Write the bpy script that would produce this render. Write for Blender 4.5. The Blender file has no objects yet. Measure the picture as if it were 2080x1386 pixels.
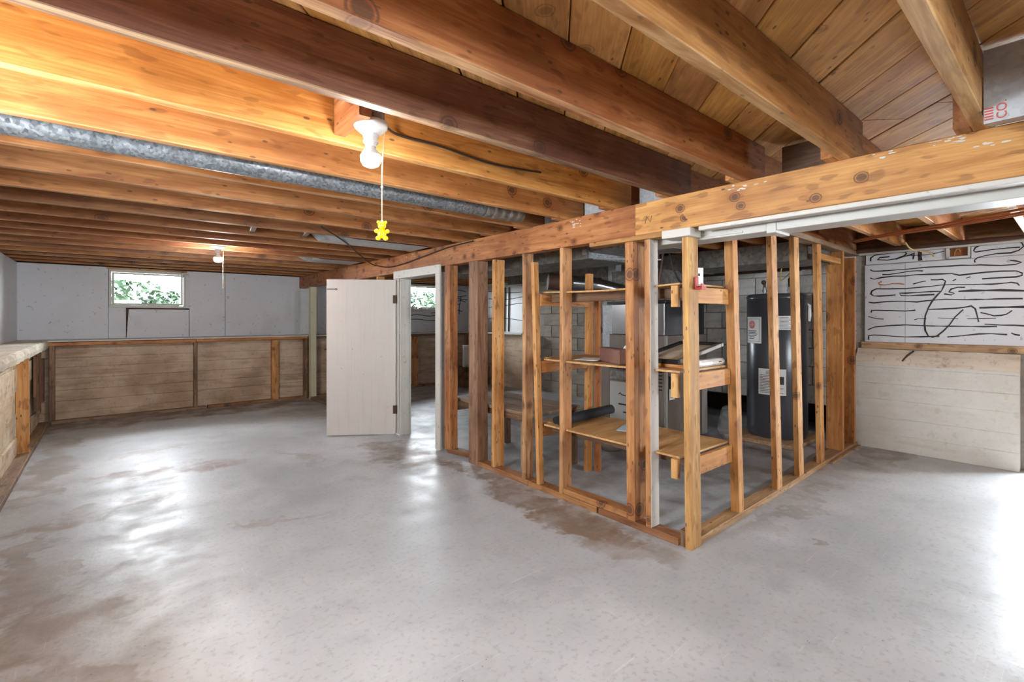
import bpy, bmesh, math, random
from mathutils import Vector, Matrix
random.seed(7)
R = math.radians
SC = bpy.context.scene
COL = SC.collection
# ------------------------------------------------------------------ camera
# world axes: +Y runs along the timber beam (away to the back wall), +X across the joists to the block wall
cam_d = bpy.data.cameras.new('camera'); cam = bpy.data.objects.new('camera', cam_d); COL.objects.link(cam)
cam_d.sensor_width = 36.0; cam_d.sensor_fit = 'HORIZONTAL'
cam_d.lens = 975.0 / 2080.0 * 36.0
cam_d.shift_y = -(693.0 - 647.0) / 2080.0
cam_d.clip_start = 0.02; cam_d.clip_end = 200
cam.location = (0, 0, 1.27)
cam.rotation_euler = (R(90), 0, -math.atan(820.0 / 975.0))
SC.camera = cam
# ------------------------------------------------------------------ world, exposure
SC.view_settings.view_transform = 'Standard'; SC.view_settings.look = 'None'
SC.view_settings.gamma = 1.0; SC.view_settings.use_curve_mapping = False
SC.view_settings.exposure = 1.05
w = bpy.data.worlds.new('overcast_sky'); SC.world = w; w.use_nodes = True
bg = w.node_tree.nodes['Background']
bg.inputs[0].default_value = (0.86, 0.94, 1.0, 1); bg.inputs[1].default_value = 40.0
SC.cycles.max_bounces = 7; SC.cycles.diffuse_bounces = 4; SC.cycles.glossy_bounces = 2; SC.cycles.transmission_bounces = 2
SC.cycles.use_adaptive_sampling = True; SC.cycles.adaptive_threshold = 0.11; SC.cycles.adaptive_min_samples = 16
SC.cycles.caustics_reflective = False; SC.cycles.caustics_refractive = False
SC.cycles.transparent_max_bounces = 6
SC.cycles.sample_clamp_indirect = 6.0
# portals guide the sky's light in through the windows and the side door; they emit nothing themselves
def portal(name, loc, rot, sx, sy):
    l = bpy.data.lights.new(name, 'AREA'); l.shape = 'RECTANGLE'; l.size = sx; l.size_y = sy; l.cycles.is_portal = True
    o = bpy.data.objects.new(name, l); COL.objects.link(o); o.location = loc; o.rotation_euler = rot
    return o
portal('portal_back_window', (0.434, 8.50, 1.675), (R(90), 0, R(180)), 0.86, 0.52)
portal('portal_far_window', (4.80, 8.50, 1.68), (R(90), 0, R(180)), 0.91, 0.52)
portal('portal_near_fill_opening', (0.40, -2.12, 1.575), (R(90), 0, 0), 0.8, 0.5)
portal('portal_right_fill_opening', (3.70, -2.12, 1.575), (R(90), 0, 0), 0.8, 0.5)
portal('portal_left_window', (-0.98, 1.75, 1.575), (0, R(-90), 0), 0.5, 0.9)
portal('portal_side_door', (6.02, 0.13, 0.92), (0, R(90), 0), 1.84, 0.25)

# ------------------------------------------------------------------ helpers
def s2l(c):
    def f(v):
        v = v / 255.0
        return v / 12.92 if v <= 0.04045 else ((v + 0.055) / 1.055) ** 2.4
    return tuple(f(v) for v in c) + (1.0,)
WM = {}
def put(name, me, mat=None, parent=None, mw=None, color=None):
    o = bpy.data.objects.new(name, me); COL.objects.link(o)
    mw = mw or Matrix.Identity(4)
    WM[o.name] = mw
    if parent is not None:
        o.parent = parent
        o.matrix_local = WM[parent.name].inverted() @ mw
    else:
        o.matrix_local = mw
    if mat is not None and len(me.materials) == 0: me.materials.append(mat)
    if color is not None: o.color = color
    return o
def empty(name, loc=(0, 0, 0), rz=0.0):
    o = bpy.data.objects.new(name, None); COL.objects.link(o)
    mw = Matrix.Translation(loc) @ Matrix.Rotation(rz, 4, 'Z')
    WM[o.name] = mw; o.matrix_local = mw; o.empty_display_size = 0.05
    return o
def tag(o, label=None, cat=None, group=None, kind=None):
    if label: o['label'] = label
    if cat: o['category'] = cat
    if group: o['group'] = group
    if kind: o['kind'] = kind
    return o
def mesh(name, verts, faces, smooth=False):
    me = bpy.data.meshes.new(name); me.from_pydata([tuple(v) for v in verts], [], faces); me.update()
    if smooth: me.polygons.foreach_set('use_smooth', [True] * len(me.polygons))
    return me
class MB:
    """collects shapes for one mesh"""
    def __init__(s): s.v = []; s.f = []; s.sm = []
    def add(s, vs, fs, smooth=False):
        n = len(s.v); s.v += [Vector(v) for v in vs]
        for f in fs: s.f.append([i + n for i in f]); s.sm.append(smooth)
    def box(s, a, b, c=0.0):
        x0, y0, z0 = [min(a[i], b[i]) for i in range(3)]; x1, y1, z1 = [max(a[i], b[i]) for i in range(3)]
        if c <= 0:
            s.add([(x0,y0,z0),(x1,y0,z0),(x1,y1,z0),(x0,y1,z0),(x0,y0,z1),(x1,y0,z1),(x1,y1,z1),(x0,y1,z1)],
                  [(0,3,2,1),(4,5,6,7),(0,1,5,4),(1,2,6,5),(2,3,7,6),(3,0,4,7)]); return
        bm = bmesh.new(); bmesh.ops.create_cube(bm, size=1)
        for v in bm.verts:
            v.co = Vector(((x0+x1)/2 + v.co.x*(x1-x0), (y0+y1)/2 + v.co.y*(y1-y0), (z0+z1)/2 + v.co.z*(z1-z0)))
        bmesh.ops.bevel(bm, geom=bm.edges[:], offset=c, segments=1, affect='EDGES')
        bm.verts.index_update()
        s.add([v.co.copy() for v in bm.verts], [[v.index for v in f.verts] for f in bm.faces]); bm.free()
    def hexa(s, bot, top):
        """prism between two quads"""
        n = len(bot)
        s.add(list(bot) + list(top), [tuple(range(n))[::-1], tuple(range(n, 2*n))] + [(i, (i+1) % n, n + (i+1) % n, n + i) for i in range(n)])
    def tube(s, pts, r, n=8, cap=True, flat=None):
        pts = [Vector(p) for p in pts]; rs = r if isinstance(r, (list, tuple)) else [r] * len(pts)
        vs = []; fs = []
        up = Vector((0, 0, 1)); prev = None
        for i, p in enumerate(pts):
            t = (pts[min(i+1, len(pts)-1)] - pts[max(i-1, 0)]).normalized()
            if prev is None:
                a = t.cross(up)
                if a.length < 0.01: a = t.cross(Vector((1, 0, 0)))
            else: a = prev - t * prev.dot(t)
            a.normalize(); b = t.cross(a); prev = a
            for k in range(n):
                q = 2 * math.pi * k / n
                d = a * math.cos(q) * rs[i] + b * math.sin(q) * rs[i]
                if flat is not None: d = d - Vector(flat) * d.dot(Vector(flat)) * 0.75
                vs.append(p + d)
        for i in range(len(pts) - 1):
            for k in range(n):
                fs.append((i*n + k, i*n + (k+1) % n, (i+1)*n + (k+1) % n, (i+1)*n + k))
        if cap: fs.append(tuple(range(n))[::-1]); fs.append(tuple(range((len(pts)-1)*n, len(pts)*n)))
        s.add(vs, fs, True)
    def lathe(s, prof, c=(0, 0, 0), n=24, axis='z'):
        vs = []; fs = []
        for (r, z) in prof:
            for k in range(n):
                q = 2 * math.pi * k / n
                vs.append((c[0] + r * math.cos(q), c[1] + r * math.sin(q), c[2] + z))
        for i in range(len(prof) - 1):
            for k in range(n):
                fs.append((i*n + k, i*n + (k+1) % n, (i+1)*n + (k+1) % n, (i+1)*n + k))
        fs.append(tuple(range(n))[::-1]); fs.append(tuple(range((len(prof)-1)*n, len(prof)*n)))
        s.add(vs, fs, True)
    def ball(s, c, r, n=12, m=8):
        rx = r if isinstance(r, (tuple, list)) else (r, r, r)
        vs = [(c[0], c[1], c[2] - rx[2])]; fs = []
        for i in range(1, m):
            a = -math.pi / 2 + math.pi * i / m
            for k in range(n):
                q = 2 * math.pi * k / n
                vs.append((c[0] + rx[0]*math.cos(a)*math.cos(q), c[1] + rx[1]*math.cos(a)*math.sin(q), c[2] + rx[2]*math.sin(a)))
        vs.append((c[0], c[1], c[2] + rx[2]))
        for k in range(n): fs.append((0, 1 + (k+1) % n, 1 + k))
        for i in range(m - 2):
            for k in range(n): fs.append((1+i*n+k, 1+i*n+(k+1) % n, 1+(i+1)*n+(k+1) % n, 1+(i+1)*n+k))
        t = len(vs) - 1; b = 1 + (m-2)*n
        for k in range(n): fs.append((b + k, b + (k+1) % n, t))
        s.add(vs, fs, True)
    def build(s, name, mat, parent=None, mw=None, color=None, auto=True):
        me = mesh(name, s.v, s.f)
        me.polygons.foreach_set('use_smooth', s.sm)
        if any(s.sm) and auto:
            try: me.set_sharp_from_angle(angle=R(40))
            except Exception: pass
        return put(name, me, mat, parent, mw, color)
LUM = {}
def lumber(name, a, b, w, h, mat, parent=None, color=(1, 1, 1, 1), up=(0, 0, 1), c=0.003, off=(0, 0), bend=0.0):
    """a squared timber from a to b: local X is its length, width w along local Y, height h along local Z"""
    a = Vector(a); b = Vector(b); L = (b - a).length; x = (b - a) / L
    z = Vector(up); z = (z - x * z.dot(x)).normalized(); y = z.cross(x)
    key = (round(L, 3), round(w, 4), round(h, 4), round(c, 4), round(bend, 4))
    if key not in LUM:
        hw, hh = w / 2, h / 2
        sec = [(-hw+c,-hh),(hw-c,-hh),(hw,-hh+c),(hw,hh-c),(hw-c,hh),(-hw+c,hh),(-hw,hh-c),(-hw,-hh+c)]
        ns = 2 if not bend else 9
        vs = []; fs = []
        for i in range(ns):
            t = i / (ns - 1)
            for (p, q) in sec: vs.append((t * L, p + bend * math.sin(math.pi * t), q))
        for i in range(ns - 1):
            for k in range(8): fs.append((i*8+k, i*8+(k+1) % 8, (i+1)*8+(k+1) % 8, (i+1)*8+k))
        fs.append(tuple(range(8))[::-1]); fs.append(tuple(range((ns-1)*8, ns*8)))
        LUM[key] = mesh(name, vs, fs)
    me = LUM[key]
    if mat is not None and len(me.materials) and me.materials[0] != mat:
        me = me.copy(); me.materials.clear(); LUM[key + (mat.name,)] = me
        me.materials.append(mat)
    mw = Matrix.Translation(a + y * off[0] + z * off[1]) @ Matrix((x, y, z)).transposed().to_4x4()
    return put(name, me, mat, parent, mw, color)
def jit(c, s=0.06):
    k = 1 + random.uniform(-s, s)
    return (c[0]*k*(1+random.uniform(-s, s)/3), c[1]*k, c[2]*k*(1+random.uniform(-s, s)), 1)

# ------------------------------------------------------------------ materials
class N:
    def __init__(s, name):
        s.m = bpy.data.materials.new(name); s.m.use_nodes = True; s.t = s.m.node_tree; s.t.nodes.clear()
        s.out = s.t.nodes.new('ShaderNodeOutputMaterial'); s.b = s.t.nodes.new('ShaderNodeBsdfPrincipled')
        s.t.links.new(s.b.outputs[0], s.out.inputs[0])
        s._tc = None
    def n(s, typ, **k):
        o = s.t.nodes.new(typ)
        for a, v in k.items(): setattr(o, a, v)
        return o
    def l(s, a, b): s.t.links.new(a, b)
    def set(s, sock, v):
        if hasattr(v, 'is_linked') or isinstance(v, bpy.types.NodeSocket): s.l(v, sock)
        else: sock.default_value = v
    def tc(s):
        if s._tc is None: s._tc = s.n('ShaderNodeTexCoord')
        return s._tc.outputs['Object']
    def map(s, v, scale=(1, 1, 1), loc=(0, 0, 0), rot=(0, 0, 0)):
        o = s.n('ShaderNodeMapping'); s.l(v, o.inputs[0]); s.set(o.inputs['Location'], loc)
        o.inputs['Rotation'].default_value = rot; s.set(o.inputs['Scale'], scale); return o.outputs[0]
    def noise(s, v, scale, detail=4, rough=0.55, dist=0.0):
        o = s.n('ShaderNodeTexNoise'); s.l(v, o.inputs['Vector']); o.inputs['Scale'].default_value = scale
        o.inputs['Detail'].default_value = detail; o.inputs['Roughness'].default_value = rough
        o.inputs['Distortion'].default_value = dist; return o.outputs['Fac']
    def vor(s, v, scale, feature='F1', out='Distance', rand=1.0):
        o = s.n('ShaderNodeTexVoronoi', feature=feature); s.l(v, o.inputs['Vector']); o.inputs['Scale'].default_value = scale
        o.inputs['Randomness'].default_value = rand; return o.outputs[out]
    def ramp(s, f, stops):
        o = s.n('ShaderNodeValToRGB'); s.set(o.inputs[0], f); e = o.color_ramp.elements
        while len(e) < len(stops): e.new(0.5)
        for i, (p, c) in enumerate(stops):
            e[i].position = p; e[i].color = c if isinstance(c, tuple) else (c, c, c, 1)
        return o.outputs[0]
    def step(s, f, lo, hi, a=0.0, b=1.0):
        o = s.n('ShaderNodeMapRange', interpolation_type='SMOOTHSTEP'); s.set(o.inputs[0], f)
        o.inputs[1].default_value = lo; o.inputs[2].default_value = hi; o.inputs[3].default_value = a; o.inputs[4].default_value = b
        return o.outputs[0]
    def mix(s, f, a, b, mode='MIX'):
        o = s.n('ShaderNodeMix', data_type='RGBA', blend_type=mode); s.set(o.inputs[0], f)
        s.set(o.inputs[6], a); s.set(o.inputs[7], b); return o.outputs[2]
    def math(s, op, a, b=0.0):
        o = s.n('ShaderNodeMath', operation=op); s.set(o.inputs[0], a); s.set(o.inputs[1], b); return o.outputs[0]
    def bump(s, h, strength=0.3, dist=0.01):
        o = s.n('ShaderNodeBump'); s.l(h, o.inputs['Height']); o.inputs['Strength'].default_value = strength
        o.inputs['Distance'].default_value = dist; s.l(o.outputs[0], s.b.inputs['Normal'])
    def done(s, col=None, rough=None, metal=None, spec=None):
        if col is not None: s.set(s.b.inputs['Base Color'], col)
        if rough is not None: s.set(s.b.inputs['Roughness'], rough)
        if metal is not None: s.set(s.b.inputs['Metallic'], metal)
        if spec is not None: s.b.inputs['Specular IOR Level'].default_value = spec
        return s.m
M = {}
def wood(name, grain=1.0, knots=0.5, dirt=0.5, rough=0.62, pale=0.25, dk=(0.56, 0.46, 0.38, 1), ks=3.2, kr=1.0, km=0.6):
    k = N(name); tc = k.tc(); oi = k.n('ShaderNodeObjectInfo')
    off = k.n('ShaderNodeVectorMath', operation='SCALE'); off.inputs[0].default_value = (37.1, 53.7, 71.3); k.l(oi.outputs['Random'], off.inputs['Scale'])
    ad = k.n('ShaderNodeVectorMath', operation='ADD'); k.l(tc, ad.inputs[0]); k.l(off.outputs[0], ad.inputs[1])
    v = ad.outputs[0]
    sx = k.n('ShaderNodeSeparateXYZ'); k.l(v, sx.inputs[0]); cx = k.n('ShaderNodeCombineXYZ')
    k.l(k.math('MULTIPLY', sx.outputs[0], 0.85), cx.inputs[0]); k.l(k.math('ADD', sx.outputs[2], k.math('MULTIPLY', sx.outputs[1], 0.8)), cx.inputs[1])
    wob = k.noise(v, 22, 1); kv = k.n('ShaderNodeTexVoronoi', voronoi_dimensions='2D'); k.l(cx.outputs[0], kv.inputs['Vector']); kv.inputs['Scale'].default_value = ks
    kn = k.math('ADD', kv.outputs['Distance'], k.math('MULTIPLY', k.math('SUBTRACT', wob, 0.5), 0.035))
    ksep = k.n('ShaderNodeSeparateColor'); k.l(kv.outputs['Color'], ksep.inputs[0]); kmask = k.step(ksep.outputs[0], km, km + 0.02, 1, 0)
    kn = k.math('ADD', kn, k.math('MULTIPLY', k.math('SUBTRACT', 1.0, kmask), 1.0))
    kn = k.math('MULTIPLY', k.math('ADD', kn, k.math('MULTIPLY', ksep.outputs[1], 0.03)), 1.0 / kr)
    halo = k.step(kn, 0.06, 0.20, 1.0, 0.0)
    core = k.math('ADD', k.step(kn, 0.05, 0.075, 0.85, 0.0), k.math('MULTIPLY', k.step(kn, 0.07, 0.082), k.step(kn, 0.086, 0.10, 0.8, 0.0)))
    g1 = k.noise(k.map(v, (0.9, 11, 11)), 1.6, 4, 0.66, 0.8)
    g2 = k.noise(k.map(v, (3, 90, 90)), 1.4, 2, 0.6)
    blot = k.noise(v, 2.3, 3, 0.6)
    spots = k.noise(k.map(v, (9, 30, 30)), 1.0, 1, 0.5)
    base = oi.outputs['Color']
    dark = k.mix(1.0, base, dk, 'MULTIPLY')
    light = k.mix(pale, base, (0.86, 0.64, 0.36, 1))
    c = k.mix(k.step(g1, 0.30, 0.72), dark, light)
    c = k.mix(k.math('MULTIPLY', k.step(g2, 0.38, 0.70), 0.5 * grain), c, dark)
    c = k.mix(k.math('MULTIPLY', k.step(blot, 0.44, 0.70), dirt), c, k.mix(1.0, base, (0.36, 0.25, 0.20, 1), 'MULTIPLY'))
    c = k.mix(k.math('MULTIPLY', k.step(spots, 0.60, 0.68), 0.8 * dirt), c, k.mix(1.0, base, (0.22, 0.14, 0.10, 1), 'MULTIPLY'))
    c = k.mix(k.math('MULTIPLY', halo, 0.5 * knots), c, k.mix(1.0, base, (0.55, 0.36, 0.25, 1), 'MULTIPLY'))
    c = k.mix(k.math('MULTIPLY', core, 0.9 * knots), c, (0.045, 0.022, 0.012, 1))
    pit = k.vor(k.map(v, (11, 26, 26)), 1.0); few = k.noise(v, 5.0, 0)
    c = k.mix(k.math('MULTIPLY', k.step(pit, 0.10, 0.17, 1, 0), k.step(few, 0.46, 0.54, 0, 0.85 * dirt + 0.3)), c, (0.05, 0.028, 0.016, 1))
    k.bump(k.math('ADD', g2, k.math('MULTIPLY', g1, 1.5)), 0.25, 0.004)
    return k.done(c, k.step(g1, 0.2, 0.8, rough - 0.08, rough + 0.12))
M['wood'] = wood('aged_timber', 1.0, 0.95, 0.5, 0.62, 0.10, kr=1.35, km=0.5)
M['knotty'] = wood('knotty_beam_timber', 0.8, 1.0, 0.6, 0.55, 0.10, (0.62, 0.50, 0.40, 1), 7.0, 1.9, 0.42)
M['edge'] = wood('bounce_lit_raw_edge', 0.6, 0.5, 0.2, 0.62, 0.45)  # lower joist edges: raw wood tone plus light bounced off the floor
M['stud'] = wood('stud_timber', 0.8, 0.9, 0.6, 0.6, 0.3, (0.74, 0.62, 0.52, 1), 4.2, 1.2, 0.55)
M['plank'] = wood('subfloor_plank', 0.9, 0.5, 0.45, 0.6, 0.08)
M['ply'] = wood('plywood', 0.5, 0.0, 0.2, 0.55, 0.3, (0.80, 0.72, 0.64, 1))

def paint(name, col, grime=0.3, rough=0.55, brush=0.0, spec=None, chip=None):
    k = N(name); v = k.tc()
    a = k.noise(v, 1.7, 3, 0.6); b = k.noise(k.map(v, (4, 4, 22)), 1.0, 1); d = k.noise(v, 26, 2)
    c = k.mix(k.math('MULTIPLY', k.step(a, 0.45, 0.8), grime), s2l(col), s2l(tuple(x * f for x, f in zip(col, (0.80, 0.74, 0.64)))))
    c = k.mix(k.math('MULTIPLY', k.step(d, 0.66, 0.72), grime * 1.2), c, s2l((110, 88, 70)))
    if chip:
        e = k.noise(k.map(v, (3, 3, 9)), 2.2, 3, 0.7)
        c = k.mix(k.math('MULTIPLY', k.step(e, 0.66, 0.72), chip), c, s2l((120, 92, 70)))
    k.bump(k.math('ADD', d, k.math('MULTIPLY', b, brush)), 0.18, 0.004)
    return k.done(c, rough, spec=spec)
M['white_panel'] = paint('white_wall_panel', (214, 215, 219), 0.3, 0.45, 0.3)
M['white_wood'] = paint('white_painted_wood', (208, 204, 197), 0.3, 0.45, 0.8, chip=0.25)
M['white_duct'] = paint('white_painted_metal', (196, 195, 189), 0.2, 0.4, 0.0)
M['cream_trim'] = paint('pale_green_trim', (205, 200, 170), 0.3, 0.5)
# floor: painted slab with brown damp marks
def floor_mat():
    k = N('concrete_floor'); v = k.tc()
    big = k.noise(v, 0.7, 3, 0.6); mid = k.noise(v, 3.4, 5, 0.65); fine = k.noise(v, 38, 2, 0.6)
    c = k.mix(k.step(big, 0.35, 0.7), s2l((170, 174, 178)), s2l((198, 201, 205)))
    c = k.mix(k.math('MULTIPLY', k.step(mid, 0.5, 0.75), 0.4), c, s2l((150, 152, 154)))
    warp = k.n('ShaderNodeVectorMath', operation='SCALE'); wn = k.n('ShaderNodeTexNoise'); k.l(v, wn.inputs['Vector'])
    wn.inputs['Scale'].default_value = 2.6; wn.inputs['Detail'].default_value = 4; wn.inputs['Roughness'].default_value = 0.68
    sub = k.n('ShaderNodeVectorMath', operation='SUBTRACT'); k.l(wn.outputs['Color'], sub.inputs[0]); sub.inputs[1].default_value = (0.5, 0.5, 0.5)
    k.l(sub.outputs[0], warp.inputs[0]); warp.inputs['Scale'].default_value = 0.85
    ad = k.n('ShaderNodeVectorMath', operation='ADD'); k.l(v, ad.inputs[0]); k.l(warp.outputs[0], ad.inputs[1]); wv = ad.outputs[0]
    # each mark: centre, half-lengths along / across, direction, strength, colour
    marks = [((2.26,2.15),(0.13,0.65),0.05,0.85,(142,122,104)), ((2.32,3.2),(0.09,0.55),0.1,0.75,(138,118,100)), ((2.1,4.15),(0.26,0.5),0.1,0.75,(138,120,104)),
             ((2.15,1.6),(0.10,0.25),0.3,0.6,(150,134,118)),
             ((0.9,7.65),(2.2,0.30),0.0,0.8,(132,114,98)), ((2.2,6.9),(0.5,0.5),0.0,0.5,(140,124,110)),
             ((0.35,4.9),(0.55,0.15),-0.25,0.95,(152,132,122)), ((-0.02,4.2),(0.42,0.13),0.25,0.9,(154,136,124)), ((0.25,5.7),(0.35,0.08),0.3,0.5,(158,140,130)),
             ((-0.15,2.75),(0.20,0.28),0.3,0.65,(156,138,120)), ((-0.1,2.2),(0.10,0.34),0.2,0.55,(160,142,122)), ((-0.32,3.4),(0.08,0.6),0.0,0.6,(156,140,126)),
             ((0.22,1.65),(0.18,0.32),0.6,0.6,(168,146,122)), ((-0.38,5.8),(0.12,1.2),0.0,0.6,(146,128,114)),
             ((5.4,1.15),(0.55,0.16),0.0,0.65,(146,130,116)), ((3.0,1.0),(0.05,0.02),0.2,0.5,(140,124,108)), ((3.6,1.25),(0.7,0.05),0.0,0.4,(150,138,126)),
             ((0.8,3.3),(0.18,0.05),-0.5,0.5,(160,142,130)), ((1.35,4.6),(0.06,0.35),0.1,0.4,(160,144,132)),
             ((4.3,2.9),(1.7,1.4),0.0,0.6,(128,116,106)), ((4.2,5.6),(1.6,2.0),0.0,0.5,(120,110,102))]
    for (cx, cy), (lx, ly), rot, st, col in marks:
        m = k.n('ShaderNodeMapping', vector_type='TEXTURE'); k.l(wv, m.inputs[0])
        m.inputs['Location'].default_value = (cx, cy, 0); m.inputs['Rotation'].default_value = (0, 0, rot); m.inputs['Scale'].default_value = (lx, ly, 1)
        ln = k.n('ShaderNodeVectorMath', operation='LENGTH'); k.l(m.outputs[0], ln.inputs[0])
        f = k.math('MULTIPLY', k.step(ln.outputs['Value'], 0.75, 1.35, 1, 0), k.step(mid, 0.30, 0.62, 0.35, 1.0))
        c = k.mix(k.math('MULTIPLY', f, min(1.0, st * 1.2)), c, s2l(tuple(int(q * 0.93) for q in col)))
    scr = k.noise(k.map(v, (1.2, 34, 1), rot=(0, 0, 0.7)), 2.0, 2, 0.7); scr2 = k.noise(k.map(v, (40, 1.4, 1), rot=(0, 0, 0.25)), 2.0, 2, 0.7)
    c = k.mix(k.math('MULTIPLY', k.step(scr, 0.64, 0.74), 0.28), c, s2l((226, 226, 228)))
    c = k.mix(k.math('MULTIPLY', k.step(scr2, 0.65, 0.75), 0.25), c, s2l((222, 222, 224)))
    sp = k.vor(v, 26); c = k.mix(k.math('MULTIPLY', k.step(sp, 0.05, 0.09, 1, 0), k.step(mid, 0.55, 0.6)), c, s2l((120, 108, 98)))
    c = k.mix(k.math('MULTIPLY', k.step(fine, 0.50, 0.75), 0.45), c, s2l((146, 143, 140)))
    k.bump(k.math('ADD', k.math('MULTIPLY', mid, 0.5), k.math('MULTIPLY', fine, 0.6)), 0.22, 0.005)
    return k.done(c, k.step(mid, 0.3, 0.75, 0.36, 0.6), spec=0.5)
M['floor'] = floor_mat()
def concrete(name, c1, c2, c3, moss=None, chip=0.0, rough=0.85, spk=0.4):
    k = N(name); v = k.tc()
    a = k.noise(v, 1.6, 3, 0.62); b = k.noise(k.map(v, (1.3, 1.3, 9)), 1.6, 3, 0.6); d = k.noise(v, 30, 2, 0.65); e = k.noise(v, 6.5, 3, 0.6)
    c = k.mix(k.step(a, 0.35, 0.68), s2l(c1), s2l(c2))
    c = k.mix(k.math('MULTIPLY', k.step(b, 0.48, 0.72), 0.65), c, s2l(c3))
    c = k.mix(k.math('MULTIPLY', k.step(d, 0.56, 0.7), spk), c, k.mix(1.0, c, (0.55, 0.5, 0.45, 1), 'MULTIPLY'))
    if moss: c = k.mix(k.math('MULTIPLY', k.step(e, 0.52, 0.7), 0.6), c, s2l(moss))
    if chip: c = k.mix(k.math('MULTIPLY', k.step(e, 0.62, 0.70), chip), c, s2l((126, 100, 76)))
    k.bump(k.math('ADD', k.math('MULTIPLY', e, 1.2), k.math('ADD', d, b)), 0.5, 0.008)
    return k.done(c, rough)
M['conc_brown'] = concrete('board_marked_concrete', (170, 145, 120), (206, 184, 160), (146, 119, 96))
M['conc_tan'] = concrete('flaking_limewashed_concrete', (196, 172, 138), (222, 206, 182), (164, 134, 100), (146, 118, 78))
M['conc_white'] = concrete('white_painted_concrete', (214, 209, 200), (226, 223, 216), (208, 203, 192), (222, 221, 206), 0.15, 0.6, 0.15)
M['ledge_white'] = concrete('chipped_white_ledge', (222, 210, 194), (230, 222, 210), (196, 172, 144), None, 0.5)
M['ledge_top'] = concrete('dusty_ledge', (206, 194, 172), (226, 218, 202), (180, 164, 136), (160, 146, 104))
M['cmu'] = concrete('painted_block', (190, 185, 178), (206, 202, 196), (170, 162, 152), None, 0.35, 0.65)
M['cmu_grey'] = concrete('bare_grey_block', (146, 136, 124), (164, 154, 142), (128, 118, 106))
M['mortar'] = concrete('mortar', (150, 142, 132), (168, 160, 150), (128, 118, 106))
M['dirt'] = concrete('dark_earth', (58, 46, 38), (70, 58, 48), (40, 32, 28))
def simple(name, col, rough=0.5, metal=0.0, spec=None, var=0.0):
    k = N(name)
    c = s2l(col)
    if var:
        a = k.noise(k.tc(), 7, 5, 0.6); c = k.mix(k.math('MULTIPLY', k.step(a, 0.4, 0.7), var), c, s2l(tuple(x * 0.6 for x in col)))
    return k.done(c, rough, metal, spec)
def galv(name, c1, c2, rough=0.42, metal=0.85, scale=28):
    k = N(name); v = k.tc()
    a = k.n('ShaderNodeTexVoronoi'); k.l(v, a.inputs['Vector']); a.inputs['Scale'].default_value = scale
    bw = k.n('ShaderNodeSeparateColor'); k.l(a.outputs['Color'], bw.inputs[0])
    d = k.noise(v, 5, 5, 0.6)
    c = k.mix(bw.outputs[0], s2l(c1), s2l(c2)); c = k.mix(k.math('MULTIPLY', k.step(d, 0.45, 0.75), 0.4), c, s2l(tuple(x * 0.72 for x in c1)))
    return k.done(c, k.step(bw.outputs[1], 0, 1, rough - 0.1, rough + 0.12), metal)
M['galv'] = galv('galvanised_steel', (112, 118, 124), (170, 176, 182), 0.42, 0.75, 95)
M['galv_dull'] = galv('dull_sheet_steel', (118, 112, 104), (150, 146, 140), 0.5, 0.6, 30)
M['galv_sheet'] = galv('pan_sheet_steel', (176, 180, 184), (196, 200, 204), 0.55, 0.35, 60)
M['shiny'] = simple('bright_duct_metal', (150, 152, 156), 0.22, 0.95)
M['furn'] = simple('furnace_grey', (124, 112, 104), 0.45, 0.1, var=0.15)
M['furn_light'] = simple('cabinet_light_grey', (178, 176, 172), 0.4, 0.0)
M['heater'] = simple('charcoal_enamel', (68, 68, 73), 0.28, 0.2)
M['black'] = simple('black_plastic', (20, 19, 20), 0.45)
M['rubber'] = simple('dark_foam_rubber', (30, 31, 36), 0.75, var=0.3)
M['adhesive'] = simple('black_adhesive', (34, 24, 20), 0.5)
M['rust'] = simple('rusty_iron', (84, 58, 44), 0.6, 0.3, var=0.5)
M['rust_smear'] = simple('rust_smear', (182, 112, 66), 0.7)
M['copper'] = simple('copper_tube', (190, 120, 84), 0.35, 0.8, var=0.3)
M['cable'] = simple('dark_cable', (40, 34, 32), 0.55)
M['cable_tan'] = simple('tan_cable', (196, 164, 112), 0.55)
M['porcelain'] = simple('white_porcelain', (214, 212, 208), 0.25)
M['string'] = simple('cotton_string', (224, 200, 160), 0.8)
M['bear'] = simple('yellow_plastic', (245, 214, 20), 0.35)
M['paper'] = simple('white_paper', (226, 225, 222), 0.6)
M['ink'] = simple('dark_print', (60, 56, 58), 0.6)
M['bluepaper'] = simple('pale_blue_paper', (176, 200, 216), 0.6)
M['red'] = simple('red_plastic', (176, 28, 26), 0.4)
M['redprint'] = simple('red_print', (190, 74, 60), 0.6)
M['signred'] = simple('sign_red', (184, 34, 36), 0.5)
M['yellow'] = simple('yellow_label', (226, 206, 50), 0.5)
M['brick'] = concrete('brown_brick', (112, 76, 64), (128, 90, 76), (88, 60, 52))
M['whiteplastic'] = simple('white_plastic', (232, 230, 228), 0.25)
M['frameblack'] = simple('black_frame', (30, 28, 28), 0.4)
M['chrome'] = simple('steel_bar', (120, 118, 118), 0.38, 0.7)
M['ochre'] = simple('glow_tinted_niche', (150, 82, 30), 0.6, var=0.3)  # orange glow of the niche put into its colour; no emission
M['foil'] = simple('foil_tape', (214, 214, 214), 0.3, 0.6)
M['stone'] = concrete('rubble', (128, 116, 104), (146, 134, 122), (104, 92, 82))
def bag():
    k = N('clear_plastic_bag'); k.b.inputs['Alpha'].default_value = 0.22; return k.done(s2l((170, 168, 166)), 0.15)
M['bag'] = bag()
def emit(name, col, st):
    k = N(name); e = k.n('ShaderNodeEmission'); e.inputs[0].default_value = col; e.inputs[1].default_value = st
    k.l(e.outputs[0], k.out.inputs[0]); return k.m
M['bulb'] = emit('lit_bulb_glass', (1.0, 0.96, 0.95, 1), 170)
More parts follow.
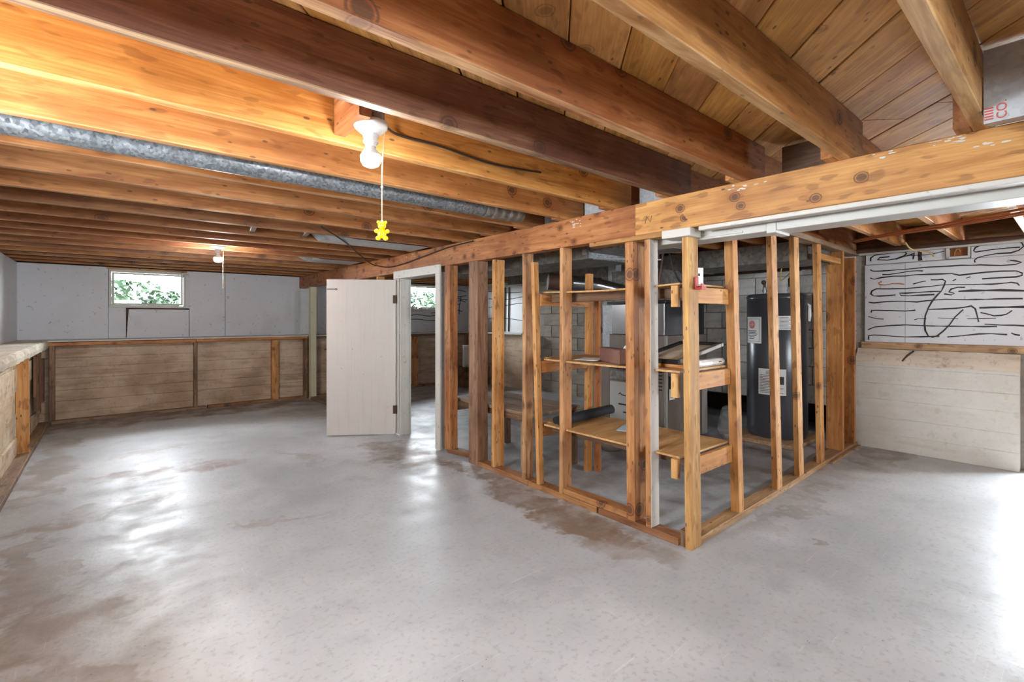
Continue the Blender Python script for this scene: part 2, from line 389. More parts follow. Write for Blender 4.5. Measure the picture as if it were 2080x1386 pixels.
M['bulb_strong'] = emit('lit_strong_bulb_glass', (1.0, 0.96, 0.95, 1), 600)
def glass():
    k = N('window_glass'); t = k.n('ShaderNodeBsdfTransparent'); g = k.n('ShaderNodeBsdfGlossy'); g.inputs['Roughness'].default_value = 0.02
    m = k.n('ShaderNodeMixShader'); fr = k.n('ShaderNodeFresnel'); fr.inputs[0].default_value = 1.45
    k.l(fr.outputs[0], m.inputs[0]); k.l(t.outputs[0], m.inputs[1]); k.l(g.outputs[0], m.inputs[2]); k.l(m.outputs[0], k.out.inputs[0]); return k.m
M['glass'] = glass()
def leafm():
    k = N('leaf'); a = k.noise(k.tc(), 3, 3); return k.done(k.mix(k.step(a, 0.35, 0.65), (0.006, 0.018, 0.008, 1), (0.018, 0.040, 0.018, 1)), 0.6)
M['leaf'] = leafm()
M['lawn'] = concrete('lawn', (40, 50, 36), (52, 64, 46), (34, 42, 30))
def door_mat():
    k = N('white_door_paint'); v = k.tc()
    g = k.noise(k.map(v, (60, 60, 1.2)), 1.5, 4, 0.6); b = k.noise(v, 2.0, 5, 0.6); d = k.noise(v, 30, 2)
    c = k.mix(k.math('MULTIPLY', k.step(g, 0.5, 0.75), 0.35), s2l((214, 206, 199)), s2l((192, 181, 172)))
    c = k.mix(k.math('MULTIPLY', k.step(b, 0.45, 0.75), 0.25), c, s2l((198, 188, 176)))
    c = k.mix(k.math('MULTIPLY', k.step(d, 0.74, 0.78), 0.5), c, s2l((130, 112, 96)))
    k.bump(g, 0.2, 0.003); return k.done(c, 0.5)
M['door'] = door_mat()

# timber tints (sRGB)
T_GOLD = s2l((214, 146, 58)); T_ORANGE = s2l((204, 134, 62)); T_BROWN = s2l((120, 72, 52)); T_RED = s2l((178, 110, 54))
T_STUD = s2l((208, 146, 72)); T_PALE = s2l((216, 168, 100)); T_DARK = s2l((118, 86, 64)); T_GREY = s2l((150, 124, 100)); T_SUB = s2l((244, 188, 106))
T_PLY = s2l((198, 152, 94)); T_WHITE = s2l((222, 218, 210))
# ================================================================== setting
def S(o, label, cat='structure'):
    return tag(o, label, cat, None, 'structure')
b = MB(); b.box((-1.1, -2.4, -0.12), (6.8, 8.7, 0.0)); floor = b.build('floor', M['floor']); S(floor, 'grey painted concrete floor with brown damp stains', 'floor')
# ---- ceiling: deck, diagonal planks, joists
b = MB(); b.box((-1.1, -2.4, 2.188), (6.8, 8.7, 2.21)); ceiling = b.build('ceiling', M['plank'], color=T_SUB)
S(ceiling, 'open timber ceiling of joists under diagonal floor planks', 'ceiling')
for i in range(-40, 32):
    c = 1.416 + 0.27 * (i + 0.5) + random.uniform(-0.004, 0.004)
    y0 = max(-2.35, -0.98 - c); y1 = min(8.65, 6.28 - c)
    if y1 - y0 < 0.3: continue
    y0 += 0.1; y1 -= 0.1
    # a few butt joints along the run
    cuts = [y0] + sorted(random.uniform(y0 + 0.6, y1 - 0.6) for _ in range(max(0, int((y1 - y0) / 2.6)))) + [y1]
    for a_, b_ in zip(cuts[:-1], cuts[1:]):
        if b_ - a_ < 0.25: continue
        t = jit(T_SUB, 0.20)
        lumber('subfloor_plank', (a_ + 0.002 + c, a_ + 0.002, 2.172), (b_ - 0.002 + c, b_ - 0.002, 2.172), 0.1865, 0.022, M['plank'], ceiling, t, c=0.002)
JY = [-2.05, -1.63, -1.21, -0.66, -0.22, 0.215, 0.64, 1.06, 1.46, 1.87, 2.29, 2.70, 3.125, 3.555, 3.975, 4.40, 4.81, 5.19, 5.58, 6.03, 6.45, 6.87, 7.29, 7.70, 8.12]
JT = {0.215: s2l((206, 160, 100)), 0.64: s2l((190, 136, 72)), 1.06: T_RED, 1.46: T_BROWN, 1.87: s2l((226, 162, 78)), 2.29: s2l((212, 148, 80)), 2.70: s2l((184, 122, 64)), 3.125: s2l((176, 116, 62))}  # tints also hold lamp light on some joists and shade on others
JOBJ = {}
for y in JY:
    c = JT.get(y) or jit(random.choice([s2l((174, 114, 60)), s2l((150, 98, 58)), s2l((188, 126, 66))]), 0.10)  # far joists tinted darker to stand for shade in their bays
    JOBJ[y] = lumber('joist', (-0.88, y + 0.0225, 2.058), (2.585 + random.uniform(-0.02, 0.03), y + 0.0225, 2.058), 0.045, 0.202, M['wood'], ceiling, c)
    lumber('joist', (2.36, y + 0.068, 2.058), (5.93, y + 0.068, 2.058), 0.045, 0.202, M['wood'], ceiling, jit(random.choice([T_RED, T_ORANGE]), 0.1))
# joist lower edges: raw wood, paler with the floor's bounce light painted in
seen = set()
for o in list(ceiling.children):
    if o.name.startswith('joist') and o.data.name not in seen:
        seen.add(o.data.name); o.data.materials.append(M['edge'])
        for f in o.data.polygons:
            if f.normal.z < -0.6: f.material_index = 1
# short timber blocks seen between the joists
lumber('blocking', (0.69, 1.86, 2.07), (0.69, 1.62, 2.07), 0.045, 0.18, M['wood'], ceiling, T_RED)
lumber('blocking', (2.66, 0.70, 2.06), (2.66, 0.99, 2.06), 0.045, 0.17, M['wood'], ceiling, T_DARK)
for (x, y) in ((0.85, 4.23), (1.25, 4.23)):
    lumber('blocking', (x, y - 0.18, 2.0), (x + 0.05, y + 0.15, 2.0), 0.04, 0.06, M['wood'], ceiling, T_GREY)
# grey sheet steel closing the bays over the beam
def pan(y0, y1, x, zt=2.155, zb=1.957, flange=0.0):
    m = MB(); m.box((x, y0 + 0.004, zb), (x + 0.004, y1 - 0.004, zt))
    if flange: m.hexa([(x, y0+0.004, zb-0.003), (x, y0+0.004, zb), (x, y1-0.004, zb), (x, y1-0.004, zb-0.003)], [(x+0.214, y0+0.004, 1.9585), (x+0.214, y0+0.004, 1.9615), (x+0.214, y1-0.004, 1.9615), (x+0.214, y1-0.004, 1.9585)])
    return m.build('pan_sheet', M['galv_sheet'], ceiling)
pan(1.915, 2.29, 2.60); pan(1.505, 1.87, 2.66); pan(2.335, 2.70, 2.60)
ps = pan(-0.16, 0.215, 2.215, flange=0.3, zb=1.915)
# ceiling fill between far joists (crumpled duct wrap seen past the lamp)
# rim boards
for nm, a_, b_ in (('rim', (-0.93, -2.3, 2.055), (-0.93, 8.6, 2.055)), ('rim', (-0.9, 8.5, 2.055), (5.9, 8.5, 2.055)), ('rim', (5.97, -2.3, 2.055), (5.97, 8.6, 2.055))):
    lumber('rim_board', a_, b_, 0.045, 0.205, M['wood'], ceiling, T_DARK)

# ---- board-marked concrete: one mesh, courses slightly proud or back with a groove between
def courses(name, mat, p0, p1, z0, z1, h, normal, parent=None, depth=0.12, seed=1, rag=0.006, n=26, gv=0.010):
    """wall face from p0 to p1 (plan points), facing normal"""
    rnd = random.Random(seed); p0 = Vector((p0[0], p0[1], 0)); p1 = Vector((p1[0], p1[1], 0)); nv = Vector((normal[0], normal[1], 0))
    zs = []; z = z0
    while z < z1 - 0.02: zs.append(z); z += h * rnd.uniform(0.85, 1.15)
    zs.append(z1); m = MB()
    rows = []
    for a_, b_ in zip(zs[:-1], zs[1:]):
        d = rnd.uniform(-rag, rag)
        rows += [(a_, d - gv), (a_ + gv*0.6, d), (b_ - gv*0.6, d), (b_, d - gv)]
    vs = []; fs = []
    for (z, d) in rows:
        for i in range(n + 1):
            q = p0.lerp(p1, i / n) + nv * (d + rnd.uniform(-0.0015, 0.0015)); vs.append((q.x, q.y, z + rnd.uniform(-0.0015, 0.0015)))
    flip = ((p1 - p0).cross(Vector((0, 0, 1)))).dot(nv) < 0
    for r in range(len(rows) - 1):
        for i in range(n):
            q = (r*(n+1)+i, r*(n+1)+i+1, (r+1)*(n+1)+i+1, (r+1)*(n+1)+i); fs.append(q[::-1] if flip else q)
    m.add(vs, fs)
    a_ = p0 - nv * 0.03; b_ = p1 - nv * depth
    m.box((min(a_.x, b_.x), min(a_.y, b_.y), z0), (max(a_.x, b_.x), max(a_.y, b_.y), z1))
    return m.build(name, mat, parent)

# ---- back wall
wb = courses('wall_back', M['conc_brown'], (-0.66, 8.01), (5.86, 8.01), 0.0, 0.98, 0.135, (0, -1), depth=0.5, seed=3, gv=0.006)
S(wb, 'back wall of brown board-marked concrete under white panels', 'wall')
def wchild(name, a_, b_, mat=None, color=(1,1,1,1), parent=None, c=0.004):
    m = MB(); m.box(a_, b_, c); return m.build(name, mat, parent, color=color)
# timber framing on its face (length-wise grain)
lumber('top_plate', (-0.56, 7.965, 0.958), (0.93, 7.965, 0.958), 0.09, 0.042, M['stud'], wb, T_ORANGE)
lumber('top_plate', (0.935, 7.965, 0.966), (2.42, 7.965, 0.966), 0.09, 0.040, M['stud'], wb, T_ORANGE)
lumber('top_plate', (2.56, 7.965, 0.962), (5.70, 7.965, 0.962), 0.09, 0.04, M['stud'], wb, T_DARK)
lumber('bottom_plate', (-0.52, 7.965, 0.02), (1.05, 7.965, 0.02), 0.085, 0.038, M['wood'], wb, T_GREY)
lumber('bottom_plate', (1.07, 7.965, 0.022), (2.42, 7.965, 0.022), 0.085, 0.04, M['wood'], wb, s2l((160, 116, 78)))
lumber('bottom_plate', (2.56, 7.965, 0.02), (5.70, 7.965, 0.02), 0.085, 0.038, M['wood'], wb, T_GREY)
for x, wd, c in ((-0.515, 0.05, T_DARK), (0.93, 0.042, T_DARK), (1.95, 0.095, T_STUD), (2.40, 0.05, T_DARK), (3.2, 0.05, T_RED), (4.35, 0.09, T_RED), (4.95, 0.05, T_DARK), (5.5, 0.05, T_DARK)):
    lumber('stud', (x, 7.965, 0.04), (x, 7.965, 0.937), wd, 0.085, M['stud'], wb, c, up=(0, 1, 0))
wchild('ledge_board', (-0.85, 7.92, 0.985), (5.84, 8.42, 1.003), M['white_wood'], parent=wb)
Y8 = 8.40
def panel(x0, x1, z0, z1, y=Y8, t=0.03, parent=wb, name='wall_panel'):
    return wchild(name, (x0 + 0.0015, y, z0), (x1 - 0.0015, y + t, z1), M['white_panel'], parent=parent, c=0.002)
panel(-0.87, 0.0, 1.003, 1.958); panel(0.0, 0.185, 1.003, 1.415)
m = MB(); m.hexa([(0.19, Y8-0.004, 1.003), (0.90, Y8-0.004, 1.003), (0.90, Y8+0.03, 1.003), (0.19, Y8+0.03, 1.003)], [(0.215, Y8-0.004, 1.395), (0.90, Y8-0.004, 1.395), (0.90, Y8+0.03, 1.395), (0.215, Y8+0.03, 1.395)])
m.build('wall_panel', M['white_panel'], wb)
panel(0.905, 1.36, 1.003, 1.958); panel(1.362, 2.62, 1.003, 1.958, y=Y8-0.006)
panel(2.68, 4.34, 1.003, 1.958); panel(4.34, 5.26, 1.003, 1.43); panel(5.26, 5.86, 1.003, 1.958)
wchild('backing', (-0.87, Y8+0.03, 1.0), (0.0, Y8+0.08, 1.96), M['dirt'], parent=wb); wchild('backing', (0.87, Y8+0.03, 1.0), (4.34, Y8+0.08, 1.96), M['dirt'], parent=wb)
wchild('backing', (0.0, Y8+0.03, 1.0), (0.87, Y8+0.08, 1.41), M['rust'], parent=wb); wchild('backing', (4.34, Y8+0.03, 1.0), (6.0, Y8+0.08, 1.42), M['dirt'], parent=wb); wchild('backing', (5.26, Y8+0.03, 1.42), (6.0, Y8+0.08, 1.96), M['dirt'], parent=wb)
wchild('wall_panel', (0.865, Y8, 1.415), (0.907, Y8+0.03, 1.958), M['white_panel'], parent=wb, c=0.002)
wchild('header', (-0.02, Y8-0.01, 1.935), (0.88, Y8+0.05, 1.958), M['stud'], T_PALE, wb)
def window(idx, x0, x1, z0, z1):
    w_ = empty('window_%d' % idx, ((x0+x1)/2, Y8, z0))
    t = 0.03
    for a_, b_ in (((x0, Y8-0.012, z0), (x1, Y8+0.09, z0+0.035)), ((x0, Y8-0.012, z1-0.035), (x1, Y8+0.09, z1)), ((x0, Y8-0.012, z0+0.035), (x0+t, Y8+0.09, z1-0.035)), ((x1-t, Y8-0.012, z0+0.035), (x1, Y8+0.09, z1-0.035))):
        wchild('frame', a_, b_, M['white_wood'], parent=w_, c=0.004)
    i0, i1, k0, k1 = x0+t+0.004, x1-t-0.004, z0+0.039, z1-0.039
    s_ = 0.024
    for a_, b_ in (((i0, Y8+0.03, k0), (i1, Y8+0.06, k0+s_)), ((i0, Y8+0.03, k1-s_), (i1, Y8+0.06, k1)), ((i0, Y8+0.03, k0+s_), (i0+s_, Y8+0.06, k1-s_)), ((i1-s_, Y8+0.03, k0+s_), (i1, Y8+0.06, k1-s_))):
        wchild('sash', a_, b_, M['white_duct'], parent=w_, c=0.003)
    wchild('glass', (i0+s_, Y8+0.042, k0+s_), (i1-s_, Y8+0.047, k1-s_), M['glass'], parent=w_, c=0)
    return w_
S(window(1, 0.003, 0.865, 1.415, 1.935), 'small white basement window in the back wall with green shrubs outside', 'window')
S(window(2, 4.345, 5.255, 1.425, 1.94), 'small white window seen through the open doorway', 'window')
wchild('window_latch', (0.805, Y8-0.03, 1.86), (0.835, Y8-0.012, 1.93), M['chrome'], parent=bpy.data.objects['window_1'], c=0.003)
# black glue beads and a round vent on the utility side of the back wall
def bead(pts, r, parent, mat='adhesive', flat=None, name='adhesive_line'):
    m = MB(); m.tube(pts, r, 6, flat=flat); return m.build(name, M[mat], parent)
for z, x0, x1 in ((1.33, 4.5, 5.1), (1.24, 4.4, 5.25), (1.37, 4.95, 5.22)):
    bead([(x0 + (x1-x0)*t, Y8-0.002, z + 0.015*math.sin(7*t)) for t in [i/8 for i in range(9)]], 0.008, wb, flat=(0, 1, 0))
for z, x0, x1 in ((1.74, 5.32, 5.8), (1.68, 5.3, 5.82), (1.62, 5.4, 5.78), (1.55, 5.36, 5.62), (1.43, 5.3, 5.7), (1.84, 5.3, 5.8)):
    bead([(x0 + (x1-x0)*t, Y8-0.002, z + 0.02*math.sin(5*t+z*30)) for t in [i/8 for i in range(9)]], 0.008, wb, flat=(0, 1, 0))
bead([(5.66, Y8-0.002, 1.72), (5.64, Y8-0.002, 1.6), (5.62, Y8-0.002, 1.5), (5.62, Y8-0.002, 1.36)], 0.009, wb, flat=(0, 1, 0))
# cream jamb strip where the partition line meets the back wall
lumber('cream_stud', (2.66, 8.33, 1.005), (2.66, 8.33, 1.955), 0.05, 0.13, M['cream_trim'], wb, up=(0, 1, 0))

# ---- left wall
wl = courses('wall_left', M['conc_tan'], (-0.64, -2.2), (-0.64, 8.02), 0.0, 0.93, 0.19, (1, 0), depth=0.4, seed=5, rag=0.012, n=60)
S(wl, 'left wall of flaking tan concrete with a ledge under white panels', 'wall')
rr = random.Random(21); m = MB(); n = 120; vs = []; fs = []
for i in range(n + 1):
    y = -2.2 + 10.62 * i / n; e = rr.uniform(-0.008, 0.006)
    vs += [(-0.86, y, 0.915), (-0.545 + e, y, 0.912 + rr.uniform(-0.006, 0.006)), (-0.535 + e, y, 0.955), (-0.540 + rr.uniform(-0.008, 0.006), y, 0.992 + rr.uniform(-0.004, 0.003)), (-0.56 + rr.uniform(-0.01, 0.01), y, 1.0025), (-0.86, y, 1.0025)]
for i in range(n):
    for j in range(6): fs.append((i*6+j, i*6+(j+1) % 6, (i+1)*6+(j+1) % 6, (i+1)*6+j))
fs += [(5, 4, 3, 2, 1, 0), tuple(n*6+j for j in range(6))]
m.add([(x, y, z) for x, y, z in vs], [f[::-1] for f in fs]); m.build('ledge', M['ledge_top'], wl)
for y0, y1, z0, z1 in ((-2.2, 1.3, 1.003, 1.957), (1.3, 2.2, 1.003, 1.325), (1.3, 2.2, 1.825, 1.957), (2.2, 5.3, 1.003, 1.957), (5.3, 8.43, 1.003, 1.957)):
    wchild('wall_panel', (-0.89, y0 + 0.001, z0), (-0.855, y1 - 0.001, z1), M['white_panel'], parent=wl, c=0.002)
    wchild('backing', (-0.96, y0 + 0.001, z0), (-0.892, y1 - 0.001, z1), M['dirt'], parent=wl, c=0.0)
for y0, y1, c in ((-1.6, 4.4, T_GREY), (4.42, 7.9, T_GREY)):
    lumber('bottom_plate', (-0.585, y0, 0.022), (-0.585, y1, 0.022), 0.09, 0.042, M['wood'], wl, c)
for y, c in ((6.2, T_STUD), (3.3, T_STUD)):
    lumber('stud', (-0.592, y, 0.045), (-0.60, y, 0.912), 0.085, 0.042, M['stud'], wl, c, up=(0, 1, 0))
for y, x, z0, z1, c in ((7.45, -0.60, 0.25, 0.88, T_DARK), (7.62, -0.60, 0.2, 0.91, s2l((150, 110, 76))), (7.80, -0.585, 0.3, 0.8, T_DARK), (7.3, -0.605, 0.42, 0.86, s2l((140, 104, 72)))):
    lumber('scrap_board', (x, y, z0), (x, y, z1), 0.025, 0.13, M['wood'], wl, c, up=(0, 1, 0))

# ---- right wall: concrete block, panels over it, concrete base
m = MB(); m.box((5.862, 1.47, 0.34), (6.0, 8.42, 1.957)); m.box((5.862, 0.27, 0.0), (6.0, 1.47, 1.90)); m.box((5.862, -1.96, 0.0), (6.0, 0.02, 1.90)); m.box((5.862, 0.02, 1.84), (6.0, 0.27, 1.90)); m.box((5.862, 4.1, 0.0), (6.0, 8.42, 0.34))
wr = m.build('wall_right', M['mortar']); S(wr, 'right wall of painted concrete blocks with a white concrete base', 'wall')
def bmesh_block(w_, mat, nm):
    q = MB(); q.box((-0.012, -w_/2, -0.095), (0.012, w_/2, 0.095), 0.004); me = mesh(nm, q.v, q.f); me.materials.append(mat); return me
blk = {(w_, n_): bmesh_block(w_, M[n_], 'block') for w_ in (0.388, 0.189) for n_ in ('cmu', 'cmu_grey')}
for r in range(8):
    z = 0.345 + 0.1 + r * 0.2; y = 1.49 + (0 if r % 2 else 0.2)
    if not r % 2: put('block', blk[(0.189, 'cmu')], None, wr, Matrix.Translation((5.852, 1.49 + 0.097, z)))
    while y + 0.39 < 6.35:
        put('block', blk[(0.388, 'cmu' if y < 4.4 else 'cmu_grey')], None, wr, Matrix.Translation((5.852, y + 0.197, z))); y += 0.4
for r in range(2):
    y = 4.1 + 0.2 * r
    while y + 0.39 < 6.35:
        put('block', blk[(0.388, 'cmu_grey')], None, wr, Matrix.Translation((5.852, y + 0.197, 0.045 + r*0.2 + 0.05))); y += 0.4
# undercut at the foot of the block wall, dug back into dark earth
m = MB(); m.box((6.6, 1.47, -0.02), (6.65, 4.1, 0.4)); m.box((5.87, 1.42, -0.02), (6.6, 1.47, 0.34)); m.box((5.87, 4.1, -0.02), (6.6, 4.14, 0.34)); m.box((6.0, 1.47, 0.34), (6.6, 4.1, 0.4))
m.build('undercut', M['dirt'], wr)
cw = courses('base_face', M['conc_white'], (5.745, 0.335), (5.745, 1.475), 0.0, 0.83, 0.155, (-1, 0), parent=wr, depth=0.11, seed=11, rag=0.002, n=20, gv=0.004)
m = MB(); n = 16; rr = random.Random(4)
vs = []; fs = []
for i in range(n + 1):
    y = 0.335 + (1.475 - 0.335) * i / n
    for (x, z) in ((5.738, 0.824), (5.745, 0.852), (5.775, 0.895), (5.82, 0.94), (5.845, 0.968)):
        vs.append((x + rr.uniform(-0.006, 0.006), y, z + rr.uniform(-0.005, 0.005)))
for i in range(n):
    for j in range(4): fs.append((i*5+j, i*5+j+1, (i+1)*5+j+1, (i+1)*5+j))
m.add(vs, fs, True); fs2 = [tuple(range(5)), tuple(range(n*5, n*5+5))[::-1]]
m.add([vs[j] for j in range(5)] + [(5.86, 0.335, 0.968), (5.86, 0.335, 0.82)], [tuple(range(7))]); m.build('sloped_ledge', M['ledge_white'], wr)
bead([(5.752, 1.10, 0.862), (5.79, 1.07, 0.915), (5.835, 1.03, 0.958)], 0.008, wr, 'rust', name='ledge_crack')
lumber('nailer', (5.842, 0.29, 1.004), (5.842, 1.44, 1.004), 0.038, 0.062, M['stud'], wr, s2l((196, 166, 128)))
for y0, y1, z0, z1 in ((1.095, 1.415, 1.036, 1.80), (0.29, 1.093, 1.036, 1.80), (-1.9, -0.02, 0.0, 1.80), (0.805, 1.405, 1.808, 1.903), (0.29, 0.635, 1.803, 1.903)):
    wchild('wall_panel', (5.838, y0, z0), (5.86, y1, z1), M['white_panel'], parent=wr, c=0.002)
ADH = [
 [(1.365,1.842),(1.364,1.872),(1.333,1.898),(1.260,1.906),(1.167,1.911),(1.091,1.907),(1.084,1.888),(1.099,1.870),(1.167,1.848),(1.229,1.841),(1.312,1.852),(1.292,1.870),(1.213,1.872)],
 [(1.167,1.843),(1.106,1.861),(1.046,1.874),(1.026,1.891),(1.030,1.858),(1.035,1.831)],
 [(0.344,1.924),(0.419,1.925),(0.509,1.926),(0.571,1.913),(0.609,1.891),(0.620,1.866),(0.606,1.853),(0.509,1.863),(0.419,1.867),(0.338,1.866)],
 [(0.355,1.925),(0.324,1.896),(0.318,1.871),(0.344,1.840),(0.390,1.824),(0.479,1.825),(0.552,1.815),(0.596,1.802),(0.615,1.782),(0.609,1.762)],
 [(1.369,1.758),(1.341,1.740),(1.260,1.736),(1.167,1.739),(1.091,1.738),(0.974,1.746),(0.847,1.746),(0.699,1.744),(0.571,1.737),(0.449,1.723),(0.361,1.725),(0.329,1.738),(0.361,1.752),(0.396,1.762)],
 [(1.272,1.701),(1.229,1.698),(1.167,1.703),(1.091,1.714),(1.010,1.720),(0.963,1.714)],
 [(1.369,1.673),(1.341,1.661),(1.276,1.672),(1.182,1.680),(1.091,1.674),(1.017,1.683),(0.902,1.680),(0.765,1.675),(0.709,1.657),(0.634,1.665),(0.540,1.672),(0.449,1.673),(0.361,1.668),(0.324,1.647),(0.326,1.627),(0.361,1.618),(0.449,1.618),(0.565,1.615)],
 [(1.035,1.595),(0.988,1.611),(0.941,1.618)],
 [(1.099,1.595),(1.136,1.605),(1.198,1.606),(1.253,1.597),(1.292,1.604),(1.304,1.619),(1.276,1.633)],
 [(0.909,1.627),(0.861,1.624),(0.826,1.629),(0.806,1.610),(0.813,1.574),(0.833,1.520),(0.861,1.485),(0.895,1.431),(0.924,1.367),(0.945,1.293),(0.952,1.218),(0.945,1.153),(0.924,1.107),(0.895,1.094),(0.861,1.109),(0.819,1.156),(0.779,1.211),(0.739,1.283),(0.686,1.349)],
 [(1.167,1.498),(1.229,1.493),(1.292,1.489),(1.341,1.493),(1.364,1.513),(1.353,1.543),(1.316,1.563),(1.229,1.559),(1.091,1.555),(0.974,1.563),(0.833,1.575),(0.765,1.576),(0.634,1.570),(0.509,1.566),(0.419,1.570),(0.390,1.576),(0.355,1.564),(0.341,1.544)],
 [(0.840,1.518),(0.902,1.518),(1.010,1.514),(1.091,1.512),(1.136,1.512),(1.125,1.490),(1.061,1.485),(0.974,1.487),(0.881,1.490)],
 [(0.673,1.547),(0.725,1.549),(0.765,1.535),(0.779,1.509),(0.745,1.494),(0.765,1.483),(0.813,1.494)],
 [(0.719,1.513),(0.634,1.516),(0.540,1.512),(0.449,1.510),(0.315,1.502),(0.248,1.501)],
 [(1.382,1.434),(1.341,1.425),(1.260,1.433),(1.121,1.435),(1.003,1.426),(0.938,1.436),(0.799,1.442),(0.667,1.435),(0.540,1.436),(0.419,1.436),(0.321,1.435)],
 [(1.361,1.329),(1.357,1.349),(1.324,1.353),(1.198,1.347),(1.091,1.339),(1.017,1.347)],
 [(0.924,1.353),(0.813,1.356),(0.732,1.359),(0.679,1.367),(0.634,1.379),(0.609,1.353),(0.596,1.300),(0.587,1.239)],
 [(0.584,1.361),(0.509,1.364),(0.419,1.365),(0.315,1.366),(0.248,1.367)],
 [(0.574,1.322),(0.534,1.308),(0.491,1.293),(0.449,1.295),(0.413,1.307),(0.383,1.337)],
 [(1.386,1.289),(1.357,1.279),(1.316,1.266),(1.260,1.262)],
 [(1.024,1.255),(0.995,1.269),(0.938,1.268)],
 [(0.857,1.276),(0.799,1.271),(0.719,1.268)],
 [(0.663,1.268),(0.571,1.268),(0.479,1.272)],
 [(1.390,1.154),(1.333,1.185),(1.229,1.198),(1.091,1.209),(0.974,1.201),(0.833,1.198),(0.634,1.199),(0.473,1.201)],
 [(0.549,1.219),(0.449,1.213),(0.315,1.209),(0.248,1.208)],
 [(1.382,1.055),(1.383,1.095),(1.341,1.106),(1.276,1.103),(1.182,1.095),(1.091,1.091),(0.974,1.097),(0.847,1.105)],
 [(0.792,1.102),(0.699,1.114),(0.584,1.132),(0.509,1.136),(0.413,1.132)],
 [(0.390,1.146),(0.367,1.133),(0.338,1.128)],
 [(0.755,1.611),(0.732,1.621)],
 [(0.667,1.626),(0.638,1.639)],
 [(0.984,1.905),(0.984,1.854),(0.981,1.812)],
]
for i, l in enumerate(ADH):
    r = 0.0075
    if i in (13, 17): r = 0.011
    if i in (19, 20, 21, 22, 28, 29): r = 0.0045
    if i == 8: r = 0.008
    if i == 30: r = 0.017
    pts = []
    for a_, b_ in zip(l[:-1], l[1:]):
        k = max(1, int(math.hypot(a_[0]-b_[0], a_[1]-b_[1]) / 0.06))
        for j in range(k): pts.append((5.836, a_[0] + (b_[0]-a_[0])*j/k + random.uniform(-.0015, .0015), a_[1] + (b_[1]-a_[1])*j/k + random.uniform(-.0015, .0015)))
    pts.append((5.836, l[-1][0], l[-1][1]))
    rs = [r * random.uniform(0.55, 1.15) for _ in pts]
    m = MB(); m.tube(pts, rs, 6, flat=(1, 0, 0)); m.build('adhesive_line', M['adhesive' if i != 8 else 'rust_smear'], wr)
# sill on top of the wall
lumber('sill_board', (5.86, -1.7, 1.93), (5.86, 8.3, 1.93), 0.13, 0.05, M['white_wood'], wr, T_WHITE)
# bright white panels with glue lines in the far corner of the utility room
for y0, y1 in ((6.4, 7.35), (7.353, 8.39)):
    wchild('wall_panel', (5.825, y0, 1.0), (5.86, y1, 1.9), M['white_panel'], parent=wr, c=0.002)
wchild('ledge_board', (5.60, 6.4, 0.975), (5.845, 8.0, 0.999), M['white_wood'], parent=wr)
for z in (1.78, 1.66, 1.52, 1.25):
    bead([(5.822, 6.45 + 1.2*t, z + 0.03*math.sin(4*t+z*9)) for t in [i/8 for i in range(9)]], 0.008, wr, flat=(1, 0, 0))
for y in (7.12, 7.0): bead([(5.815, y, 1.86), (5.81, y+0.01, 1.5), (5.815, y+0.015, 1.02)], 0.012, wr, 'cable', name='cable')
m = MB(); m.box((5.68, 6.2, 0.0), (5.95, 8.05, 0.97)); m.build('base_face', M['conc_brown'], wr)
# timber past the end of the concrete base
for y in (0.265, 0.0): lumber('door_jamb', (5.91, y, 0.0), (5.91, y, 1.82), 0.16, 0.035, M['wood'], wr, s2l((150, 96, 60)), up=(0, 1, 0))
lumber('door_head', (5.91, 0.0, 1.83), (5.91, 0.28, 1.83), 0.16, 0.03, M['wood'], wr, s2l((150, 96, 60)))

# ---- near wall behind the photographer, with two openings added for fill light
def holed(name, mat, parent, fixed, t0, t1, u0, u1, z0, z1, holes):
    """a wall slab with rectangular openings; fixed = 'x' or 'y' names the axis it stands across"""
    m = MB()
    def bx_(a_, b_, c_, d_):
        if b_ - a_ < 1e-4 or d_ - c_ < 1e-4: return
        if fixed == 'x': m.box((t0, a_, c_), (t1, b_, d_))
        else: m.box((a_, t0, c_), (b_, t1, d_))
    u = u0
    for (h0, h1, k0, k1) in holes:
        bx_(u, h0, z0, z1); bx_(h0, h1, z0, k0); bx_(h0, h1, k1, z1); u = h1
    bx_(u, u1, z0, z1)
    return m.build(name, M[mat], parent)
NH = [(0.0, 0.8, 1.325, 1.825), (3.3, 4.1, 1.325, 1.825)]  # unseen openings, added and sized to let in fill light
wn = holed('wall_near', 'white_panel', None, 'y', -2.1, -1.95, -0.96, 6.0, 0.0, 1.957, NH); S(wn, 'unseen near wall behind the camera with two openings added for fill light', 'wall')
holed('foundation', 'conc_brown', wn, 'y', -2.3, -2.12, -1.1, 6.76, -0.1, 2.187, NH)
holed('foundation', 'conc_brown', wl, 'x', -1.1, -0.962, -2.3, 8.6, -0.1, 2.187, [(1.3, 2.2, 1.325, 1.825)])
holed('foundation', 'conc_brown', wb, 'y', 8.482, 8.6, -0.96, 6.76, -0.1, 2.187, [(0.003, 0.865, 1.415, 1.935), (4.345, 5.255, 1.425, 1.94)])
holed('foundation', 'conc_brown', wr, 'x', 6.66, 6.76, -2.1, 8.48, -0.1, 2.187, [(-0.6, 0.6, 0.0, 1.95)])

